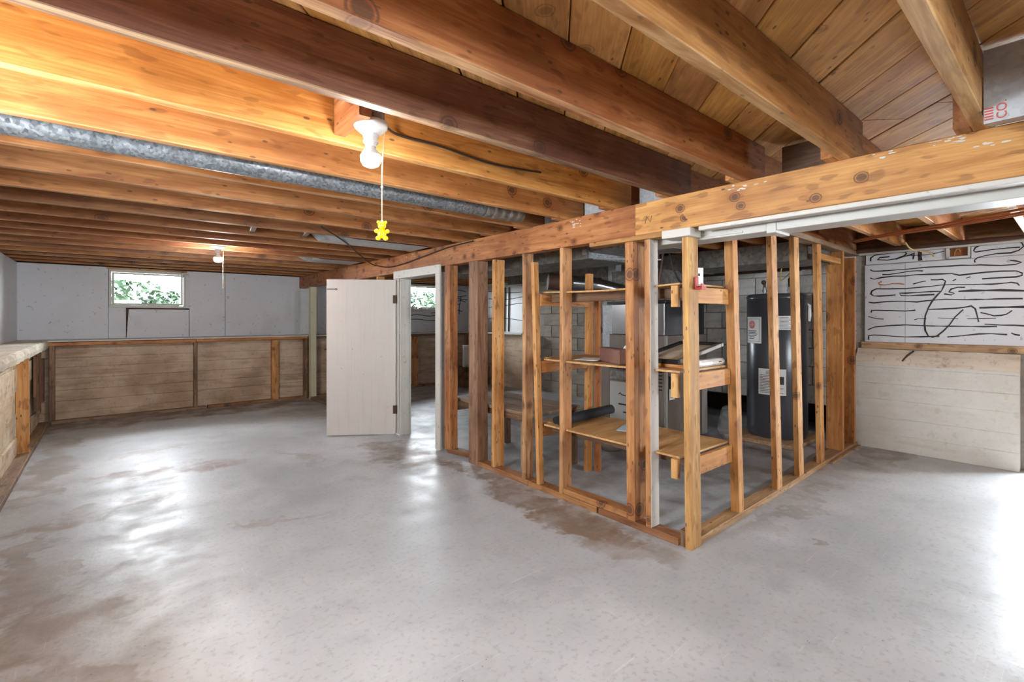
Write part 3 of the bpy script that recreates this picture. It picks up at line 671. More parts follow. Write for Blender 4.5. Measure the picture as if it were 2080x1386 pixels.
# ---- outside: lawn bank and shrubs beyond the windows
m = MB(); m.add([(-8, 8.6, 1.30), (14, 8.6, 1.30), (14, 30, 1.75), (-8, 30, 1.75)], [(0, 1, 2, 3)]); lawn = m.build('ground', M['lawn']); S(lawn, 'dull green grass bank outside the basement windows', 'ground')
def shrub(x, y, z, rx, rz, label, seed):
    rnd = random.Random(seed); t = empty('shrub', (x, y, z)); tag(t, label, 'shrub', 'shrubs outside the windows')
    m = MB()
    for i in range(1300):
        u = rnd.uniform(-1, 1); q = rnd.uniform(0, 6.283); s_ = math.sqrt(1-u*u); rr_ = rnd.uniform(0.7, 1.0)
        p = Vector((x + rx*rr_*s_*math.cos(q), y + rx*0.7*rr_*s_*math.sin(q), z + rz*(0.9 + rr_*u)))
        d1 = Vector((rnd.uniform(-1,1), rnd.uniform(-1,1), rnd.uniform(-1,1))).normalized(); d2 = d1.cross(Vector((rnd.uniform(-1,1), rnd.uniform(-1,1), rnd.uniform(-1,1)))).normalized()
        e = 0.075; m.add([p - d1*e, p + d2*e*.5, p + d1*e, p - d2*e*.5], [(0, 1, 2, 3)])
    m.build('foliage', M['leaf'], t); m = MB(); m.tube([(x, y, z-0.05), (x+0.03, y, z+rz*0.6)], [0.04, 0.025], 6); m.build('stem', M['wood'], t, color=T_DARK)
shrub(0.3, 11.2, 1.36, 0.9, 0.32, 'leafy green shrub outside the back window, nearest its lower corner', 1)
shrub(2.15, 11.6, 1.36, 0.8, 0.36, 'leafy green shrub outside the back window, beside a smaller one', 2)
shrub(6.6, 11.4, 1.36, 1.0, 0.34, 'leafy green shrub seen through the doorway window', 3)
# ================================================================== beam, white duct
bm_ = empty('floor_beam', (2.475, 3.0, 1.767)); tag(bm_, 'long knotty timber beam carrying the joists above the stud partition', 'beam')
lumber('beam_plank', (2.475, -1.94, 1.862), (2.475, 1.735, 1.862), 0.09, 0.19, M['knotty'], bm_, s2l((214, 158, 88)))
lumber('beam_plank', (2.475, 1.738, 1.862), (2.475, 5.9, 1.862), 0.09, 0.19, M['knotty'], bm_, s2l((190, 124, 70)))
lumber('beam_plank', (2.475, 5.903, 1.862), (2.475, 8.38, 1.862), 0.09, 0.19, M['knotty'], bm_, s2l((176, 114, 70)))
lumber('white_strip', (2.462, -1.94, 1.755), (2.462, 1.33, 1.755), 0.064, 0.022, M['white_wood'], bm_, T_WHITE)
lumber('packing_board', (2.465, 1.545, 1.752), (2.465, 2.088, 1.752), 0.09, 0.029, M['stud'], bm_, T_PALE)
m = MB(); m.box((2.405, 1.365, 1.72), (2.52, 1.54, 1.766), 0.003); m.build('white_packing_block', M['white_wood'], bm_)
# pencil mark and paint splashes on the near face
def text_obj(body, size, mat, name, parent, mw, ext=0.0006):
    cu = bpy.data.curves.new('txt', 'FONT'); cu.body = body; cu.size = size; cu.extrude = ext; cu.align_x = 'CENTER'; cu.align_y = 'CENTER'
    o = bpy.data.objects.new('txt', cu); COL.objects.link(o); dg = bpy.context.evaluated_depsgraph_get()
    me = bpy.data.meshes.new_from_object(o.evaluated_get(dg)); bpy.data.objects.remove(o); me.materials.clear()
    return put(name, me, mat, parent, mw)
def face_mx(x, y, z):   # text on a face looking towards -X, reading along -Y
    return Matrix.Translation((x, y, z)) @ Matrix(((0, 0, -1), (-1, 0, 0), (0, 1, 0))).to_4x4()
m = MB(); m.tube([(2.4293, 1.665, 1.83), (2.4293, 1.655, 1.87), (2.4293, 1.63, 1.835), (2.4293, 1.62, 1.872)], 0.0016, 5); m.build('pencil_mark', M['ink'], bm_)
def splash(parent, c, u, v, nrm, n, seed, mat='white_wood'):
    rnd = random.Random(seed); m = MB(); c = Vector(c); u = Vector(u); v = Vector(v); nrm = Vector(nrm)
    for i in range(n):
        p = c + u*rnd.uniform(-1, 1) + v*rnd.uniform(-1, 1); a_ = u.normalized()*rnd.uniform(.004, .016)*(1.0 if u.length > v.length else .5); b_ = v.normalized()*rnd.uniform(.0015, .005)*(1.0 if u.length > v.length else 3)
        pts = [p + a_*math.cos(t)*rnd.uniform(.6, 1.2) + b_*math.sin(t)*rnd.uniform(.6, 1.2) for t in [k*math.pi/4 for k in range(8)]]
        m.hexa(pts, [q + nrm*(0.0008 + 0.0003*i) for q in pts])
    return m.build('paint_splash', M[mat], parent)
splash(bm_, (2.43, 0.42, 1.94), (0, .14, 0), (0, 0, .012), (-1, 0, 0), 16, 1)
splash(bm_, (2.43, 2.22, 1.915), (0, .05, 0), (0, 0, .025), (-1, 0, 0), 14, 2)
splash(bm_, (2.43, 1.05, 1.93), (0, .12, 0), (0, 0, .015), (-1, 0, 0), 10, 3)
splash(bm_, (2.43, 0.25, 1.90), (0, .08, 0), (0, 0, .01), (-1, 0, 0), 5, 4)
splash(bm_, (2.43, 4.6, 1.90), (0, .15, 0), (0, 0, .05), (-1, 0, 0), 12, 5)

dk = empty('painted_duct', (2.59, 0.0, 1.705)); tag(dk, 'white painted rectangular duct running beside the timber beam', 'duct')
m = MB(); m.box((2.556, -1.94, 1.712), (2.715, 0.99, 1.95), 0.003); m.build('duct_section', M['white_duct'], dk)
m = MB(); m.box((2.556, 1.0, 1.712), (2.715, 1.86, 1.95), 0.003); m.build('duct_section', M['white_duct'], dk)
m = MB(); m.box((2.548, 0.985, 1.70), (2.723, 1.03, 1.955), 0.002); m.build('joint_collar', M['white_duct'], dk)
m = MB(); m.box((2.547, 1.15, 1.722), (2.555, 1.42, 1.729)); m.build('edge_strip', M['white_duct'], dk)

# ================================================================== stud partition
wp = empty('wall_partition', (2.475, 1.4, 0)); S(wp, 'open timber stud partition round the furnace corner, its panelling gone', 'partition')
def stud(x0, x1, y0, y1, z0, z1, color, lx=0.0, ly=0.0, name='stud', parent=wp, mat='stud', c=0.003):
    xm, ym = (x0+x1)/2, (y0+y1)/2
    return lumber(name, (xm, ym, z0), (xm+lx, ym+ly, z1), (x1-x0), (y1-y0), M[mat], parent, color, up=(0, 1, 0), c=c)
ZT = 1.765
stud(2.432, 2.52, 3.79, 3.88, 0.045, ZT, T_RED)
stud(2.43, 2.545, 3.353, 3.482, 0.0, ZT, s2l((150, 112, 88)), name='post', mat='wood')
stud(2.43, 2.535, 3.118, 3.156, 0.043, ZT-0.01, T_STUD, ly=-0.01)
stud(2.43, 2.515, 2.732, 2.769, 0.043, ZT, s2l((178, 128, 84)))
stud(2.43, 2.525, 2.342, 2.375, 0.043, ZT, s2l((192, 134, 78)), ly=-0.005)
stud(2.43, 2.55, 1.738, 1.798, 0.043, 1.736, s2l((198, 138, 80)), ly=0.015, name='post', mat='wood')
stud(2.43, 2.512, 1.626, 1.662, 0.043, 1.736, s2l((186, 128, 72)), ly=0.012)
stud(2.431, 2.511, 1.6225, 1.6255, 0.044, 1.735, T_WHITE, ly=0.012, name='painted_face', mat='white_wood', c=0.0005)
stud(2.435, 2.54, 1.372, 1.412, 0.0, 1.719, T_PALE, ly=0.022, name='corner_post', mat='wood')
stud(2.445, 2.53, 1.416, 1.448, 0.0, 0.09, T_DARK, name='nailing_block')
# bottom plates along the beam line
def plate(y0, y1, c, z=0.021, x=2.475, w_=0.09, h=0.04): return lumber('bottom_plate', (x, y0, z), (x, y1, z), w_, h, M['wood'], wp, c)
plate(1.45, 2.02, s2l((164, 112, 74))); plate(2.035, 2.70, s2l((186, 132, 78))); plate(2.705, 3.35, s2l((176, 122, 76)))
lumber('bottom_plate', (2.475, 1.80, 0.062), (2.475, 2.338, 0.062), 0.085, 0.038, M['wood'], wp, s2l((190, 134, 80)))
lumber('bottom_plate', (2.56, 3.5, 0.025), (2.48, 3.86, 0.025), 0.07, 0.045, M['wood'], wp, s2l((160, 116, 78)))
# the return towards the right-hand block wall
def bY(x): return 1.376 + 0.0205 * (x - 2.435)
def brot(x): return (x, bY(x))
lumber('bottom_plate', (2.545, bY(2.545)+0.045, 0.021), (4.80, bY(4.8)+0.045, 0.021), 0.09, 0.04, M['wood'], wp, s2l((196, 158, 112)))
lumber('bottom_plate', (4.803, bY(4.803)+0.06, 0.019), (5.73, bY(5.73)+0.06, 0.019), 0.11, 0.036, M['wood'], wp, s2l((170, 130, 96)))
lumber('bottom_plate', (4.82, bY(4.8)-0.012, 0.008), (5.71, bY(5.71)-0.012, 0.008), 0.03, 0.014, M['wood'], wp, s2l((196, 158, 118)))
for x0, x1, d, lx, c, z1 in ((3.043, 3.11, 0.055, -0.10, T_STUD, 1.893), (3.664, 3.754, 0.038, -0.11, s2l((204, 146, 82)), 1.893), (4.103, 4.197, 0.038, -0.11, s2l((210, 154, 84)), 1.893), (4.617, 4.708, 0.038, -0.095, T_STUD, 1.893)):
    y0 = bY(x0) + 0.004; stud(x0, x1, y0, y0 + d, 0.043, z1, c, lx=lx)
y0 = bY(5.2); stud(5.21, 5.258, y0, y0 + 0.135, 0.040, 1.893, s2l((204, 138, 66)), mat='wood')
y0 = bY(5.42); stud(5.62, 5.665, y0 + 0.01, y0 + 0.10, 0.04, 1.87, s2l((190, 120, 50)), mat='wood')
lumber('noggin', (4.62, bY(4.7)+0.03, 1.80), (5.205, bY(5.2)+0.03, 1.80), 0.036, 0.05, M['stud'], wp, T_STUD)
lumber('top_plate', (2.80, bY(2.75)+0.045, 1.915), (5.75, bY(5.75)+0.045, 1.915), 0.10, 0.042, M['wood'], wp, T_GREY)
# partition beyond the door
for y in (5.35, 6.1, 6.9): stud(2.432, 2.52, y, y+0.04, 0.04, ZT, T_STUD)
stud(2.432, 2.52, 7.80, 7.90, 0.0, ZT, T_WHITE, name='cream_stud', mat='cream_trim')
plate(5.0, 7.79, T_GREY)

# ---- doorway
d1 = empty('door_1', (2.43, 4.4, 0)); S(d1, 'plain white door standing open in a white timber frame', 'door')
stud(2.412, 2.43, 3.94, 4.02, 0.012, 1.70, T_WHITE, name='casing', parent=d1, mat='white_wood')
lumber('casing', (2.42, 3.938, 1.744), (2.42, 4.90, 1.744), 0.02, 0.085, M['white_wood'], d1, T_WHITE)
stud(2.412, 2.43, 4.795, 4.90, 0.012, 1.70, T_WHITE, name='casing', parent=d1, mat='white_wood')
stud(2.432, 2.56, 4.775, 4.80, 0.0, 1.70, T_WHITE, name='jamb', parent=d1, mat='white_wood')
stud(2.432, 2.56, 3.985, 4.005, 0.0, 1.70, T_WHITE, name='jamb', parent=d1, mat='white_wood')
lumber('jamb', (2.496, 4.007, 1.712), (2.496, 4.798, 1.712), 0.125, 0.022, M['white_wood'], d1, T_WHITE)
stud(2.48, 2.53, 4.762, 4.774, 0.0, 1.70, T_WHITE, name='stop_bead', parent=d1, mat='white_wood')
p0 = Vector((2.405, 4.83, 0)); p1 = Vector((1.80, 5.232, 0)); dv = (p1 - p0); L = dv.length; dv.normalize(); nv = Vector((dv.y, -dv.x, 0))
mw = Matrix.Translation((p0.x, p0.y, 0.012)) @ Matrix.Rotation(math.atan2(dv.y, dv.x), 4, 'Z')
m = MB(); m.box((0, -0.018, 0), (L, 0.018, 1.678), 0.003); leaf = m.build('door_leaf', M['door'], d1, mw)
for z in (0.22, 1.42):
    m = MB(); m.tube([(-0.008, 0.012, z), (-0.008, 0.012, z+0.09)], 0.007, 8); m.box((0, 0.0185, z), (0.03, 0.0205, z+0.09)); m.build('hinge', M['rust'], leaf, mw)
m = MB()
m.tube([(L-0.08, 0.021, 1.572), (L-0.005, 0.021, 1.572)], 0.004, 6); m.tube([(L-0.085, 0.021, 1.572), (L-0.10, 0.024, 1.582), (L-0.11, 0.021, 1.572), (L-0.10, 0.022, 1.562), (L-0.085, 0.021, 1.572)], 0.003, 5)
m.build('hook_latch', M['rust'], leaf, mw)
m = MB(); m.tube([(L+0.004, -0.0, 0.93), (L+0.03, 0.0, 0.93)], 0.012, 8); m.build('door_knob', M['rust'], leaf, mw)

# ================================================================== shelving built behind the studs
su = empty('shelving_unit', (2.78, 2.0, 0)); tag(su, 'rough plywood shelving of three tiers fixed behind the studs', 'shelf')
def shelf_board(z, sag, t=0.012, xb=3.03):
    m = MB()
    def strip(x0, x1, y0, y1):
        n = max(2, int((y1-y0)/0.06)); vs = []; fs = []
        for i in range(n+1):
            y = y0 + (y1-y0)*i/n; dz = -sag*math.sin(math.pi*max(0, min(1, (y-1.45)/1.2)))
            vs += [(x0,y,z+dz), (x1,y,z+dz), (x1,y,z+dz+t), (x0,y,z+dz+t)]
        for i in range(n):
            a_ = i*4; fs += [(a_,a_+1,a_+5,a_+4), (a_+1,a_+2,a_+6,a_+5), (a_+2,a_+3,a_+7,a_+6), (a_+3,a_,a_+4,a_+7)]
        fs += [(0,3,2,1), (n*4, n*4+1, n*4+2, n*4+3)]; m.add(vs, fs)
    strip(2.546, xb, 1.455, 2.655)
    for y0, y1 in ((1.46, 1.616), (1.805, 2.335), (2.382, 2.56)): strip(2.462, 2.546, y0, y1)
    return m.build('shelf_board', M['ply'], su, color=jit(T_PLY, 0.05))
shelf_board(0.478, 0.0); shelf_board(0.962, 0.004); shelf_board(1.462, 0.016, 0.010)
# leaning front upright, rear uprights, cleats
lumber('upright', (2.455, 2.592, 0.043), (2.455, 2.655, 1.69), 0.05, 0.034, M['stud'], su, T_STUD, up=(0, 1, 0))
lumber('upright', (3.065, 2.66, 0.0), (3.065, 2.645, 1.64), 0.065, 0.036, M['stud'], su, T_STUD, up=(0, 1, 0))
lumber('upright', (3.12, 2.60, 0.0), (3.12, 2.60, 1.5), 0.035, 0.05, M['wood'], su, T_RED, up=(0, 1, 0))
for z in (0.425, 0.905, 1.408):
    lumber('cleat', (2.485, 2.63, z), (3.025, 2.63, z), 0.036, 0.088, M['stud'], su, T_ORANGE)
lumber('cleat', (2.44, 2.70, 0.50), (2.44, 2.62, 0.50), 0.04, 0.05, M['stud'], su, T_PALE) if False else None
for z, h in ((0.415, 0.105), (0.905, 0.10), (1.405, 0.095)):
    lumber('cleat', (2.55, 1.442, z), (3.022, 1.442, z), 0.03, h, M['stud'], su, T_STUD)
for z, h in ((0.43, 0.09), (0.90, 0.115), (1.405, 0.10)):
    lumber('bracket_block', (2.46, 1.485, z-h/2-0.02), (2.46, 1.485, z+h/2), 0.035, 0.04, M['stud'], su, T_PALE, up=(0, 1, 0))
for z in (0.44, 1.42):
    lumber('front_cleat', (2.60, 1.49, z), (2.60, 2.60, z), 0.034, 0.06, M['wood'], su, T_DARK)

# ---- things on the shelves
br = MB(); br.box((-0.05, -0.16, 0), (0.05, 0.16, 0.095), 0.006); o = br.build('brick', M['brick'], None, Matrix.Translation((2.61, 2.02, 0.9725)) @ Matrix.Rotation(R(-28), 4, 'Z'))
tag(o, 'long brown brick lying on the middle plywood shelf', 'brick')
rg = MB()
for i, (a_, r_) in enumerate(((0.0, 0.035), (1.3, 0.03), (2.4, 0.028), (3.9, 0.03))):
    pts = [(0.03*math.cos(a_) + r_*math.cos(t), 0.04*math.sin(a_) + 0.6*r_*math.sin(t), 0.02 + 0.085*math.sin(t*0.5+a_)**2) for t in [k*0.45 for k in range(13)]]
    rg.tube(pts, 0.012, 7)
o = rg.build('cloth_rag', M['paper'], None, Matrix.Translation((2.78, 2.02, 0.972))); tag(o, 'crumpled white cloth behind the brown brick', 'cloth')
pp = MB(); pp.box((-0.12, -0.09, 0), (0.12, 0.09, 0.004)); o = pp.build('magazine', M['galv_dull'], None, Matrix.Translation((2.66, 2.27, 0.974)) @ Matrix.Rotation(R(12), 4, 'Z')); tag(o, 'thin dark magazine lying flat on the middle shelf', 'magazine')
pp = MB(); pp.box((-0.11, -0.08, 0), (0.11, 0.08, 0.003)); c_ = pp.build('page_edge', M['paper'], o, Matrix.Translation((2.63, 2.26, 0.9785)) @ Matrix.Rotation(R(24), 4, 'Z'))
# rolled mat: spiral ends and a body
def rolled_mat():
    t = empty('rolled_mat', (2.83, 2.555, 0.49)); tag(t, 'rolled black exercise mat lying on the lowest shelf', 'mat')
    a_ = Vector((2.49, 2.423, 0.5315)); b_ = Vector((3.12, 2.465, 0.5315)); x = (b_-a_); L = x.length; x.normalize(); y = Vector((0,0,1)).cross(x); z = x.cross(y)
    m = MB(); vs = []; fs = []; n = 90; r0, r1 = 0.010, 0.038
    def ring(q, th): 
        r = r0 + (r1-r0)*q; an = q*4.6*2*math.pi; return y*math.cos(an)*(r+th) + z*math.sin(an)*(r+th)
    for e in (0, 1):
        for i in range(n+1):
            q = i/n
            for th in (-0.0025, 0.0025): vs.append(a_ + x*L*e + ring(q, th))
    k = 2*(n+1)
    for i in range(n):
        i0 = 2*i
        fs.append((i0, i0+2, i0+3, i0+1)); fs.append((k+i0, k+i0+1, k+i0+3, k+i0+2))
        fs.append((i0+1, i0+3, k+i0+3, k+i0+1)); fs.append((i0, k+i0, k+i0+2, i0+2))
    fs.append((2*n, k+2*n, k+2*n+1, 2*n+1))
    m.add(vs, fs, True); m.build('mat_roll', M['rubber'], t)
    m = MB(); c0 = a_ + Vector((0.02, 0.067, -0.010)); c1 = b_ + Vector((-0.05, 0.067, -0.010)); m.tube([c0, c1], 0.027, 16); m.build('mat_roll', M['rubber'], t)
rolled_mat()
pp = MB(); pp.box((-0.14, -0.09, 0), (0.14, 0.09, 0.006), 0.002); o = pp.build('booklet', M['bluepaper'], None, Matrix.Translation((2.86, 2.05, 0.4905)) @ Matrix.Rotation(R(20), 4, 'Z')); tag(o, 'pale blue booklet lying on the lowest shelf', 'booklet')
# picture frame tipped back on a strip of wood
pf = empty('picture_frame', (2.80, 1.66, 0.974)); tag(pf, 'empty black picture frame lying tilted on the middle shelf', 'picture frame')
mwf = Matrix.Translation((2.86, 1.70, 1.050)) @ Matrix.Rotation(R(-2), 4, 'Z') @ Matrix.Rotation(R(-10), 4, 'Y')
hx, hy, t_ = 0.27, 0.16, 0.030
for a_, b_, mt in (((-hx, -hy, -0.012), (-hx+t_, hy, 0.014), 'frameblack'), ((hx-t_, -hy, -0.012), (hx, hy, 0.014), 'frameblack'), ((-hx+t_, hy-t_, -0.012), (hx-t_, hy, 0.014), 'frameblack'), ((-hx+t_, -hy, -0.012), (hx-t_, -hy+t_, 0.014), 'furn')):
    m = MB(); m.box(a_, b_, 0.003); m.build('frame_bar', M[mt], pf, mwf)
m = MB(); m.box((-hx+t_, -hy+t_, -0.010), (hx-t_, hy-t_, -0.004)); m.build('backing_card', M['ledge_top'], pf, mwf)
o = lumber('wood_strip', (2.60, 1.47, 0.984), (2.60, 1.80, 0.984), 0.03, 0.02, M['stud'], None, T_ORANGE); tag(o, 'thin strip of orange wood under the picture frame', 'wood strip')
m = MB(); m.box((-0.16, -0.034, 0), (0.16, 0.034, 0.042), 0.014); o = m.build('plastic_box', M['whiteplastic'], None, Matrix.Translation((2.86, 1.497, 0.975)) @ Matrix.Rotation(R(2), 4, 'Z')); tag(o, 'slim white plastic box on the middle shelf behind the corner post', 'box')
m = MB(); m.box((0.06, -0.0348, 0.020), (0.10, -0.0341, 0.027)); m.build('printed_mark', M['ink'], o, Matrix.Translation((2.86, 1.497, 0.975)) @ Matrix.Rotation(R(2), 4, 'Z'))
# card on the top shelf
m = MB(); m.box((0, 0, 0), (0.075, 0.004, 0.10)); o = m.build('white_card', M['paper'], None, Matrix.Translation((2.66, 1.49, 1.473)) @ Matrix.Rotation(R(-20), 4, 'Z')); tag(o, 'small white card propped on the top shelf beside the corner post', 'card')
m = MB(); m.box((0.02, -0.0008, 0.05), (0.05, -0.0002, 0.065)); m.build('printed_mark', M['ink'], o, Matrix.Translation((2.66, 1.49, 1.473)) @ Matrix.Rotation(R(-20), 4, 'Z'))
# red clip screwed to the corner post
rc = MB(); rc.box((2.485, 1.364, 1.43), (2.515, 1.372, 1.50), 0.002); rc.box((2.485, 1.33, 1.43), (2.515, 1.364, 1.442), 0.002); rc.box((2.485, 1.33, 1.442), (2.515, 1.337, 1.462), 0.002)
rc.box((2.515, 1.335, 1.432), (2.545, 1.364, 1.448), 0.002)
o = rc.build('hook', M['red'], None, Matrix.Translation((0.0, 0.012, 0))); tag(o, 'small red plastic hook on the corner post', 'hook')
# ================================================================== ceiling lamps
def lamp(x, y, zt, zs, label, glow):
    t = empty('ceiling_lamp', (x, y, zt)); tag(t, label, 'lamp', 'bare bulb lamps on the joists')
    m = MB(); m.lathe([(0.046, 0.0), (0.05, -0.004), (0.05, -0.046), (0.047, -0.05)], (x, y, zt), 16); m.build('junction_box', M['galv_dull'], t)
    m = MB(); m.lathe([(0.062, -0.051), (0.064, -0.058), (0.058, -0.072), (0.040, -0.088), (0.029, -0.094), (0.029, -0.103), (0.0255, -0.105), (0.0255, -0.118), (0.028, -0.120), (0.028, -0.125), (0.022, -0.127), (0.020, -0.140)], (x, y, zt), 24); m.build('lampholder', M['porcelain'], t)
    m = MB(); m.lathe([(0.016, -0.140), (0.020, -0.147), (0.031, -0.160), (0.0362, -0.172)], (x, y, zt), 20); m.build('bulb_collar', M['porcelain'], t)
    m = MB(); m.lathe([(0.0355, -0.1722), (0.037, -0.178), (0.036, -0.194), (0.028, -0.208), (0.014, -0.215), (0.002, -0.216)], (x, y, zt), 20); m.build('bulb', M[glow], t)
    m = MB(); sx, sy = x + 0.034, y - 0.01
    m.tube([(x + 0.05, y - 0.012, zt - 0.075), (sx + 0.012, sy, zt - 0.11), (sx + 0.006, sy, zt - 0.22), (sx + 0.006, sy, zs)], 0.0022, 6)
    m.ball((sx + 0.006, sy, zs + (zt-0.22-zs)*0.66), 0.005, 8, 6); m.build('pull_cord', M['string'], t)
    return (sx + 0.006, sy)
cx_, cy_ = lamp(0.745, 1.70, 2.046, 1.636, 'white porcelain lampholder with a lit bulb and a yellow bear on its cord', 'bulb')
l2 = lamp(0.815, 5.40, 2.030, 1.56, 'white porcelain lampholder with a lit bulb near the back window', 'bulb_strong')
lumber('blocking', (0.70, 1.74, 2.077), (0.80, 1.74, 2.077), 0.2, 0.06, M['wood'], ceiling, T_RED); lumber('blocking', (0.76, 5.41, 2.06), (0.88, 5.41, 2.06), 0.3, 0.055, M['wood'], ceiling, T_ORANGE)
# yellow bear charm hanging from the first cord
be = MB(); fx = Matrix.Translation((cx_, cy_, 1.636)) @ Matrix.Rotation(math.atan2(-cy_, -cx_) + R(90), 4, 'Z')
be.ball((0, 0, -0.018), (0.0155, 0.011, 0.016), 14, 10); be.ball((-0.013, 0, -0.006), (0.0065, 0.005, 0.0065)); be.ball((0.013, 0, -0.006), (0.0065, 0.005, 0.0065))
be.ball((0, -0.010, -0.023), (0.007, 0.006, 0.006)); be.ball((0, 0, -0.047), (0.0165, 0.012, 0.020), 14, 10)
be.ball((-0.019, -0.003, -0.040), (0.009, 0.007, 0.008)); be.ball((0.019, -0.003, -0.040), (0.009, 0.007, 0.008))
be.ball((-0.013, -0.004, -0.066), (0.010, 0.009, 0.009)); be.ball((0.013, -0.004, -0.066), (0.010, 0.009, 0.009))
be.tube([(-0.004, 0, -0.004), (-0.003, 0, 0.002), (0.003, 0, 0.002), (0.004, 0, -0.004)], 0.0016, 6)
o = be.build('bear_charm', M['bear'], None, fx); tag(o, 'yellow plastic bear charm hanging on the lamp pull cord', 'charm')
# cables
def wire(pts, r, mat, label, name='cable'):
    P = [Vector(p) for p in pts]; q = []
    for i in range(len(P) - 1):
        p0_, p1_, p2_, p3_ = P[max(i-1, 0)], P[i], P[i+1], P[min(i+2, len(P)-1)]
        for k in range(6):
            t = k/6; q.append(0.5*((2*p1_) + (p2_-p0_)*t + (2*p0_-5*p1_+4*p2_-p3_)*t*t + (3*p1_-p0_-3*p2_+p3_)*t**3))
    q.append(P[-1]); m = MB(); m.tube(q, r, 6); o = m.build(name, M[mat], None); tag(o, label, 'cable'); return o
wire([(0.795, 1.72, 2.02), (0.86, 1.80, 2.035), (0.95, 1.862, 2.045), (1.157, 1.864, 2.046), (1.408, 1.864, 2.028), (1.65, 1.864, 2.040), (1.77, 1.866, 2.051)], 0.005, 'cable', 'dark cable running from the near lamp along the joist')
wire([(1.20, 3.63, 1.952), (1.59, 4.18, 1.945), (2.0, 4.85, 1.935), (2.30, 5.30, 1.92), (2.40, 5.38, 1.90), (2.412, 5.1, 1.853), (2.412, 4.80, 1.845), (2.415, 4.22, 1.892), (2.42, 3.80, 1.93), (2.42, 3.4, 1.94)], 0.006, 'cable', 'black cable drooping across the face of the beam above the door')
# galvanised round pipe hung between joists
gp = empty('round_duct', (0.7, 2.52, 1.94)); tag(gp, 'galvanised round metal pipe slung between two joists', 'pipe')
m = MB(); m.tube([(-0.84, 2.515, 1.992), (0.6, 2.515, 1.990), (1.86, 2.515, 1.988)], 0.054, 20); m.build('pipe_length', M['galv'], gp)
m = MB()
for i in range(5):
    x = 1.865 + i*0.065; m.tube([(x, 2.515, 1.988), (x+0.012, 2.515, 1.988), (x+0.03, 2.515, 1.988), (x+0.05, 2.515, 1.988), (x+0.066, 2.515, 1.988)], [0.054, 0.058, 0.058, 0.054, 0.054], 20)
m.build('elbow_end', M['galv_dull'], gp)
for x in (-0.3, 1.1):
    m = MB(); m.tube([(x, 2.515, 2.155), (x, 2.46, 2.0), (x, 2.515, 1.934), (x, 2.57, 2.0), (x, 2.516, 2.155)], 0.004, 5); m.build('hanger_strap', M['galv_dull'], gp)
# sheet steel under two far joist bays
def crumple(x0, x1, y0, y1, z, label):
    rnd = random.Random(int(y0*100)); m = MB(); n = 10; vs = []; fs = []
    for i in range(n+1):
        for j in range(5):
            t = i/n; a_ = 0.03*max(0, 1-t*4)
            vs.append((x0 + (x1-x0)*t + rnd.uniform(-a_, a_), y0 + (y1-y0)*j/4, z + rnd.uniform(-a_, a_) + (0.05*max(0, 1-t*6))))
    for i in range(n):
        for j in range(4): fs.append((i*5+j, i*5+j+1, (i+1)*5+j+1, (i+1)*5+j))
    m.add(vs, fs)
    m.build('pan_sheet', M['galv_sheet'], ceiling)
crumple(1.34, 2.36, 4.03, 4.39, 1.953, ''); crumple(1.72, 2.36, 5.63, 6.02, 1.953, '')
# red lettering printed on the sheet over the beam
text_obj('CO.', 0.034, M['redprint'], 'red_lettering', ceiling, Matrix.Translation((2.2135, 0.168, 1.948)) @ Matrix(((0, 0, -1), (-1, 0, 0), (0, 1, 0))).to_4x4() @ Matrix.Rotation(R(90), 4, 'Z'))
m = MB()
for i in range(5): m.box((2.2125, 0.188, 1.922 + i*0.009), (2.2145, 0.209, 1.926 + i*0.009))
m.build('red_lettering', M['redprint'], ceiling)

# ================================================================== pipes and fittings on the right
rp = MB(); rp.tube([(5.66, -1.7, 1.928), (5.66, 1.62, 1.928)], 0.021, 12); o = rp.build('drain_pipe', M['rust']); tag(o, 'long rusty brown pipe under the joists above the white panels', 'pipe')
for k, (dx, dz) in enumerate(((0, 0), (0.05, -0.004), (0.10, 0.002))):
    m = MB(); m.tube([(4.12+dx*2.4, -0.1, 1.944+dz), (4.30+dx*2.4, 0.23, 1.944+dz), (4.60+dx*1.6, 0.69, 1.944+dz), (4.74+dx, 1.0, 1.942+dz), (4.95+dx, 1.28, 1.944+dz)], 0.0085, 8)
    o = m.build('copper_tube', M['copper']); tag(o, ['copper tube strapped under the joists, nearest the white duct', 'copper tube strapped under the joists, in the middle of three', 'copper tube strapped under the joists, nearest the panelled wall'][k], 'pipe', 'copper tubes under the joists')
wire([(5.45, 1.02, 1.95), (5.52, 1.0, 1.90), (5.62, 0.96, 1.885), (5.76, 0.9, 1.87), (5.80, 0.88, 1.84)], 0.007, 'cable_tan', 'short tan cable curling down the top of the panelled wall')
wire([(5.828, 1.05, 1.865), (5.825, 0.95, 1.862), (5.82, 0.86, 1.87), (5.82, 0.74, 1.90)], 0.0025, 'cable', 'thin dark wire running to the small wall niche')
vn = empty('wall_niche', (5.84, 0.72, 1.81)); tag(vn, 'small orange-brown vent niche at the top of the panelled wall', 'vent')
m = MB(); m.box((5.85, 0.655, 1.83), (5.8605, 0.775, 1.912)); m.build('niche_back', M['ochre'], vn)
for a_, b_ in (((5.815, 0.64, 1.812), (5.86, 0.655, 1.915)), ((5.815, 0.775, 1.812), (5.86, 0.80, 1.915))): 
    m = MB(); m.box(a_, b_, 0.002); m.build('niche_side', M['white_wood'], vn)
m = MB(); m.box((5.80, 0.64, 1.808), (5.86, 0.78, 1.826), 0.004); m.build('niche_sill', M['porcelain'], vn)
m = MB(); m.tube([(5.845, 0.745, 1.835), (5.843, 0.742, 1.87), (5.843, 0.73, 1.893), (5.843, 0.712, 1.89), (5.845, 0.705, 1.865)], 0.004, 6); m.build('wire_hook', M['cable_tan'], vn)

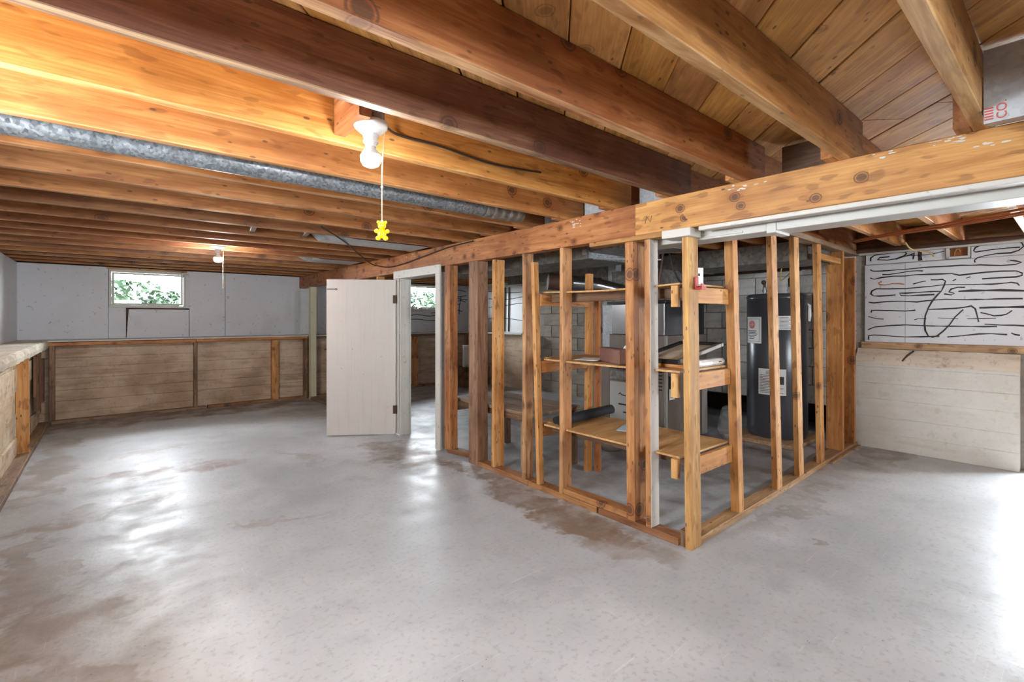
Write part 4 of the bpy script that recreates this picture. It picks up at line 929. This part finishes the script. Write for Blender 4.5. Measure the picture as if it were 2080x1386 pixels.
# ================================================================== utility corner
du = empty('supply_trunk', (4.9, 2.6, 1.775)); tag(du, 'dark dusty rectangular trunk duct behind the water heater', 'duct')
m = MB(); m.box((4.62, 1.53, 1.775), (5.2, 2.68, 1.951), 0.004); m.build('duct_section', M['galv_dull'], du)
m = MB(); m.box((4.62, 2.70, 1.775), (5.2, 5.6, 1.951), 0.004); m.build('duct_section', M['galv_dull'], du)
m = MB(); m.box((4.61, 2.67, 1.765), (5.21, 2.71, 1.953), 0.002); m.build('joint_collar', M['galv_dull'], du)
d2 = empty('return_duct', (3.2, 3.0, 1.75)); tag(d2, 'grey sheet metal duct with foil tape over the shelves', 'duct')
m = MB(); m.box((2.95, 2.515, 1.748), (3.5, 4.9, 1.951), 0.003); m.build('duct_section', M['galv_dull'], d2)
m = MB(); m.box((2.90, 1.95, 1.79), (3.42, 2.50, 1.951), 0.003); m.build('duct_section', M['galv_dull'], d2)
m = MB(); m.box((2.885, 2.495, 1.742), (3.52, 2.52, 1.953), 0.002); m.build('joint_collar', M['galv'], d2)
for a_, b_ in (((2.948, 2.53, 1.785), (2.9495, 2.62, 1.83)), ((2.898, 2.33, 1.81), (2.8995, 2.49, 1.865)), ((2.898, 2.0, 1.82), (2.8995, 2.32, 1.85))):
    m = MB(); m.box(a_, b_); m.build('foil_tape', M['foil'], d2)
m = MB(); m.tube([(2.93, 2.49, 1.742), (3.1, 2.3, 1.735), (3.35, 2.15, 1.735)], 0.006, 6); m.build('loose_strip', M['foil'], d2)
fl = empty('flue_pipe', (3.9, 3.1, 1.5)); tag(fl, 'shiny round flue pipe sloping behind the top shelf', 'pipe')
m = MB(); m.tube([(3.42, 3.50, 1.645), (3.62, 3.36, 1.63)], 0.082, 20); m.build('pipe_length', M['rust'], fl)
m = MB(); m.tube([(3.625, 3.355, 1.63), (3.80, 3.22, 1.612), (3.81, 3.21, 1.611), (4.10, 3.09, 1.55)], [0.079, 0.079, 0.075, 0.072], 22); m.build('pipe_length', M['shiny'], fl)
fu = empty('furnace', (4.55, 2.95, 0)); tag(fu, 'grey upright furnace cabinet with silver plenum behind the shelves', 'furnace')
m = MB(); m.box((4.15, 2.62, 0.03), (4.96, 3.30, 1.10), 0.006); m.build('cabinet', M['furn'], fu)
m = MB(); m.box((4.17, 2.64, 1.10), (4.94, 3.28, 1.42), 0.004); m.build('plenum', M['shiny'], fu)
m = MB(); m.box((4.13, 2.60, 1.42), (4.98, 3.32, 1.45), 0.004); m.build('flange', M['black'], fu)
m = MB(); m.hexa([(4.17, 2.64, 1.45), (4.94, 2.64, 1.45), (4.94, 3.28, 1.45), (4.17, 3.28, 1.45)], [(4.17, 2.74, 1.77), (4.60, 2.74, 1.77), (4.60, 3.28, 1.77), (4.17, 3.28, 1.77)]); m.build('plenum_hood', M['galv_dull'], fu)
m = MB(); m.box((4.135, 2.78, 0.06), (4.149, 3.28, 0.60), 0.004); m.build('filter_door', M['furn_light'], fu)
m = MB(); m.box((4.135, 2.78, 0.62), (4.149, 3.28, 0.72), 0.004); m.build('trim_band', M['galv_dull'], fu)
m = MB(); m.hexa([(4.10, 2.80, 0.74), (4.149, 2.80, 0.74), (4.149, 3.26, 0.74), (4.10, 3.26, 0.74)], [(4.03, 2.80, 0.94), (4.149, 2.80, 0.94), (4.149, 3.33, 0.94), (4.03, 3.33, 0.94)]); m.build('hood', M['black'], fu); m = MB(); m.box((4.155, 3.302, 0.03), (4.53, 3.535, 0.943), 0.004); m.build('side_cabinet', M['furn'], fu)  # hood is black to stand for the return duct's shadow
for z, y0, y1 in ((0.36, 2.95, 3.16), (0.28, 2.85, 3.10)):
    m = MB(); m.box((4.128, y0, z), (4.1355, y1, z+0.014)); m.build('slot', M['black'], fu)
m = MB(); m.tube([(4.133, 3.16, 0.47), (4.133, 3.14, 0.485), (4.133, 3.12, 0.465), (4.133, 3.05, 0.46)], 0.006, 5, flat=(1, 0, 0)); m.build('logo', M['ink'], fu)
for i in range(8):
    m = MB(); m.box((4.143, 2.65, 0.56+i*0.035), (4.1495, 2.76, 0.572+i*0.035)); m.build('louver', M['black'], fu)
for x in (4.165, 4.185): 
    m = MB(); m.box((x, 2.613, 0.03), (x+0.008, 2.6195, 1.10)); m.build('seam', M['furn_light'], fu)
m = MB(); m.box((4.86, 2.612, 0.03), (4.958, 2.6195, 0.75), 0.002); m.build('side_trim', M['furn_light'], fu)
m = MB(); m.box((4.215, 2.60, 0.575), (4.30, 2.6195, 0.70), 0.002); m.build('control_box', M['black'], fu)
for x0, x1, z0, z1 in ((4.285, 4.375, 0.575, 0.71), (4.195, 4.285, 0.47, 0.575)):
    m = MB(); m.box((x0, 2.594, z0), (x1, 2.599, z1)); tg = m.build('tag', M['paper'], fu)
    for i in range(6):
        m = MB(); m.box((x0+0.012, 2.5925, z0+0.02+i*0.015), (x1-0.012-0.01*(i % 3), 2.594, z0+0.026+i*0.015)); m.build('print_line', M['ink'], tg)
bd = MB(); bd.box((4.32, 3.34, 0.945), (4.52, 3.53, 1.42), 0.004); bd.hexa([(4.32, 3.34, 1.42), (4.52, 3.34, 1.42), (4.52, 3.53, 1.42), (4.32, 3.53, 1.42)], [(4.37, 3.38, 1.55), (4.47, 3.38, 1.55), (4.47, 3.49, 1.55), (4.37, 3.49, 1.55)]); bd.box((4.37, 3.38, 1.55), (4.47, 3.49, 1.95), 0.003)
o = bd.build('riser_duct', M['galv_sheet']); tag(o, 'square galvanised riser duct rising beside the furnace', 'duct')
vp = MB(); vp.tube([(4.36, 3.63, 0.0), (4.36, 3.63, 1.74)], 0.042, 16); vp.tube([(4.36, 3.63, 1.1), (4.36, 3.63, 1.16)], 0.05, 16); o = vp.build('vent_stack', M['black']); tag(o, 'black vertical drain stack behind the rear shelf post', 'pipe')
st = MB(); st.tube([(3.75, 2.5, 1.60), (3.78, 2.45, 1.9)], 0.02, 10); st.tube([(3.83, 2.5, 1.50), (3.86, 2.45, 1.94)], 0.015, 10); o = st.build('gas_pipe', M['rust']); tag(o, 'rusty upright gas pipes behind the corner post', 'pipe')
wire([(3.88, 2.42, 1.93), (3.92, 2.4, 1.75), (4.0, 2.38, 1.62), (4.05, 2.36, 1.60), (4.08, 2.36, 1.66), (4.06, 2.38, 1.80)], 0.008, 'cable', 'black cable looping down beside the furnace hood')
wpip = MB(); wpip.tube([(5.77, 1.80, 1.815), (5.77, 4.2, 1.805)], 0.016, 10); wpip.tube([(5.77, 1.98, 1.815), (5.77, 1.98, 1.875)], 0.012, 8); wpip.tube([(5.77, 2.05, 1.815), (5.77, 2.2, 1.815)], 0.023, 10); wpip.ball((5.77, 1.98, 1.88), 0.017)
o = wpip.build('water_pipe', M['rust']); tag(o, 'dark water pipe with a valve along the block wall', 'pipe')
# water heater
HC = Vector((5.436, 2.093, 0)); HR = 0.286
wh = empty('water_heater', (HC.x, HC.y, 0)); tag(wh, 'tall charcoal water heater with white warning labels', 'water heater')
m = MB(); m.lathe([(HR-0.012, 0.045), (HR-0.004, 0.075), (HR, 0.085), (HR, 1.47), (HR-0.004, 1.475)], (HC.x, HC.y, 0), 48); body = m.build('tank', M['heater'], wh)
m = MB(); m.lathe([(HR+0.003, 1.475), (HR+0.003, 1.505), (HR-0.01, 1.522), (HR-0.05, 1.527)], (HC.x, HC.y, 0), 48); m.build('top_cap', M['heater'], wh)
FA = R(201.06); rt = Vector((math.cos(FA+math.pi/2), math.sin(FA+math.pi/2), 0)); ft = Vector((math.cos(FA), math.sin(FA), 0))
def patch(f0, f1, z0, z1, mat, parent, name, dr=0.0015, n=10):
    m = MB(); vs = []; fs = []
    for i in range(n+1):
        a_ = FA + R(f0 + (f1-f0)*i/n)
        for r_ in (HR+dr-0.001, HR+dr):
            for z in (z0, z1): vs.append((HC.x + r_*math.cos(a_), HC.y + r_*math.sin(a_), z))
    for i in range(n):
        a_ = i*4; fs += [(a_+2, a_+6, a_+7, a_+3), (a_, a_+1, a_+5, a_+4), (a_+1, a_+3, a_+7, a_+5), (a_, a_+4, a_+6, a_+2)]
    fs += [(0, 2, 3, 1), (n*4, n*4+1, n*4+3, n*4+2)]
    m.add(vs, fs); return m.build(name, M[mat], parent)
lab = patch(-73, -29, 1.01, 1.285, 'paper', wh, 'warning_label')
for f0, f1, z0, z1 in ((-70.5, -69.8, 1.03, 1.265), (-32.2, -31.5, 1.03, 1.265), (-70.5, -31.5, 1.262, 1.265), (-70.5, -31.5, 1.03, 1.033)): patch(f0, f1, z0, z1, 'ink', lab, 'label_border', 0.0025)
for i, (f0, f1) in enumerate(((-66, -40), (-64, -42), (-66, -38), (-66, -40), (-62, -44), (-62, -46))): patch(f0, f1, 1.135-i*0.016, 1.142-i*0.016, 'ink', lab, 'print_line', 0.0025)
a_ = FA + R(-53); nrm = Vector((math.cos(a_), math.sin(a_), 0)); tg = Vector((-math.sin(a_), math.cos(a_), 0)); ctr = HC + nrm*(HR+0.004) + Vector((0, 0, 1.205))
m = MB(); oc = [ctr + tg*0.045*math.cos(R(22.5+45*i)) + Vector((0, 0, 0.045*math.sin(R(22.5+45*i)))) for i in range(8)]; m.hexa([p - nrm*0.003 for p in oc], oc); m.build('stop_sign', M['signred'], lab)
text_obj('STOP', 0.030, M['paper'], 'lettering', lab, Matrix.Translation(ctr + nrm*0.0006) @ Matrix((tg, Vector((0, 0, 1)), nrm)).transposed().to_4x4())
lab = patch(3, 30, 1.155, 1.295, 'paper', wh, 'rating_label')
for i in range(9): patch(5, 27 - 3*(i % 3), 1.168+i*0.0135, 1.172+i*0.0135, 'ink', lab, 'print_line', 0.0025)
patch(30.2, 40, 1.09, 1.295, 'yellow', wh, 'energy_label')
lab = patch(-35, 17, 0.49, 0.755, 'paper', wh, 'safety_label')
for i in range(12): patch(-32, 12 - 7*(i % 3), 0.51+i*0.016, 0.515+i*0.016, 'ink' if i != 8 else 'signred', lab, 'print_line', 0.0025)
patch(-20, -2, 0.70, 0.74, 'galv_sheet', lab, 'picture_block', 0.0025); patch(4, 13, 0.60, 0.68, 'ink', lab, 'picture_block', 0.0025)
patch(-12, 14, 0.20, 0.44, 'heater', wh, 'access_panel', 0.006); patch(-12, 14, 0.90, 1.0, 'heater', wh, 'access_panel', 0.006)
for off, nm in ((-0.115, 'cold_nipple'), (0.115, 'hot_nipple')):
    p = HC + rt*off; m = MB(); m.tube([(p.x, p.y, 1.525), (p.x, p.y, 1.60)], 0.018, 10); m.tube([(p.x, p.y, 1.555), (p.x, p.y, 1.575)], 0.024, 10); m.build(nm, M['chrome'], wh)
p = HC + rt*-0.115; m = MB(); m.tube([(p.x, p.y, 1.60), (p.x, p.y, 1.66)], 0.014, 8); m.ball((p.x-0.02, p.y, 1.655), 0.025); m.build('valve', M['rust'], wh)
p = HC + rt*0.115; m = MB(); m.tube([(p.x, p.y, 1.60), (p.x, p.y, 1.68), (p.x+0.04, p.y-0.02, 1.74), (p.x+0.14, p.y-0.06, 1.79), (5.75, 1.95, 1.812)], 0.014, 8); m.build('flexible_pipe', M['black'], wh)
p = HC + rt*0.27 + ft*0.06; m = MB(); m.tube([(p.x, p.y, 1.42), (p.x+0.01, p.y-0.02, 1.40), (p.x+0.01, p.y-0.02, 1.30), (p.x, p.y-0.02, 1.24)], [0.012, 0.016, 0.02, 0.012], 8); m.build('relief_valve', M['porcelain'], wh)
wire([(5.23, 2.0, 1.95), (5.23, 1.96, 1.84), (5.22, 1.97, 1.74), (5.30, 2.0, 1.66), (5.42, 1.98, 1.72), (5.5, 1.96, 1.78)], 0.006, 'cable_tan', 'tan cable hanging above the water heater')
m = MB(); m.box((5.02, 1.76, 0.002), (5.80, 2.46, 0.042), 0.003); o = m.build('plywood_base', M['ply'], color=s2l((170, 132, 100))); tag(o, 'plywood base board under the water heater', 'board')
# bench behind the partition
be_ = empty('low_bench', (2.85, 3.3, 0)); tag(be_, 'dusty plank bench behind the dark post of the partition', 'bench')
for x in (2.665, 2.865, 3.065): lumber('plank', (x, 2.82, 0.495), (x, 3.90, 0.495), 0.195, 0.026, M['wood'], be_, jit(s2l((166, 146, 126)), 0.05))
lumber('edge_rail', (2.59, 2.84, 0.455), (2.59, 3.88, 0.455), 0.03, 0.05, M['wood'], be_, T_DARK)
lumber('arm', (2.545, 3.835, 0.44), (3.1, 3.835, 0.44), 0.04, 0.08, M['wood'], be_, T_GREY)
for x, y in ((3.12, 2.87), (3.12, 3.78)): lumber('leg', (x, y, 0), (x, y, 0.48), 0.05, 0.05, M['wood'], be_, T_DARK, up=(0, 1, 0))
lumber('leg', (2.66, 2.98, 0), (2.66, 2.98, 0.48), 0.02, 0.12, M['wood'], be_, s2l((190, 170, 144)), up=(0, 1, 0))
# oddments in the utility room
m = MB()
for a_, b_ in (((0, 0, 0), (0.42, 0.05, 0.03)), ((0, 0, 0.37), (0.42, 0.05, 0.40)), ((0, 0, 0.03), (0.03, 0.05, 0.37)), ((0.39, 0, 0.03), (0.42, 0.05, 0.37)), ((0.03, 0.03, 0.03), (0.39, 0.045, 0.37))): m.box(a_, b_, 0.003)
o = m.build('wooden_tray', M['white_wood'], None, Matrix.Translation((5.03, 7.36, 0.37))); tag(o, 'shallow white tray standing on the stacked crates by the back wall', 'tray')
m = MB(); m.box((4.98, 7.25, 0.0), (5.5, 7.6, 0.18), 0.006); m.box((5.0, 7.27, 0.18), (5.48, 7.58, 0.37), 0.006); o = m.build('crate', M['wood'], color=T_DARK); tag(o, 'dark stacked wooden crate by the back wall', 'crate')
rk = MB(); rr = random.Random(8); rk.ball((3.72, 2.92, 0.10), (0.16, 0.13, 0.11), 14, 10)
for v in rk.v: v += Vector((rr.uniform(-.012, .012), rr.uniform(-.012, .012), rr.uniform(-.008, .008)))
for v in rk.v: v.z = max(v.z, 0.0)
o = rk.build('stone', M['stone']); tag(o, 'rough grey stone on the floor under the lowest shelf', 'stone')
bgm = MB(); rr = random.Random(3); bgm.ball((4.88, 2.34, 0.19), (0.10, 0.10, 0.19), 14, 10)
for v in bgm.v: v += Vector((rr.uniform(-.02, .02), rr.uniform(-.02, .02), 0)); v.z = max(v.z, 0.002)
o = bgm.build('plastic_bag', M['bag']); tag(o, 'crumpled clear plastic bag beside the water heater', 'bag')
for i, (x, y) in enumerate(((2.75, 3.0), (2.9, 2.75), (2.62, 2.86))):
    pass
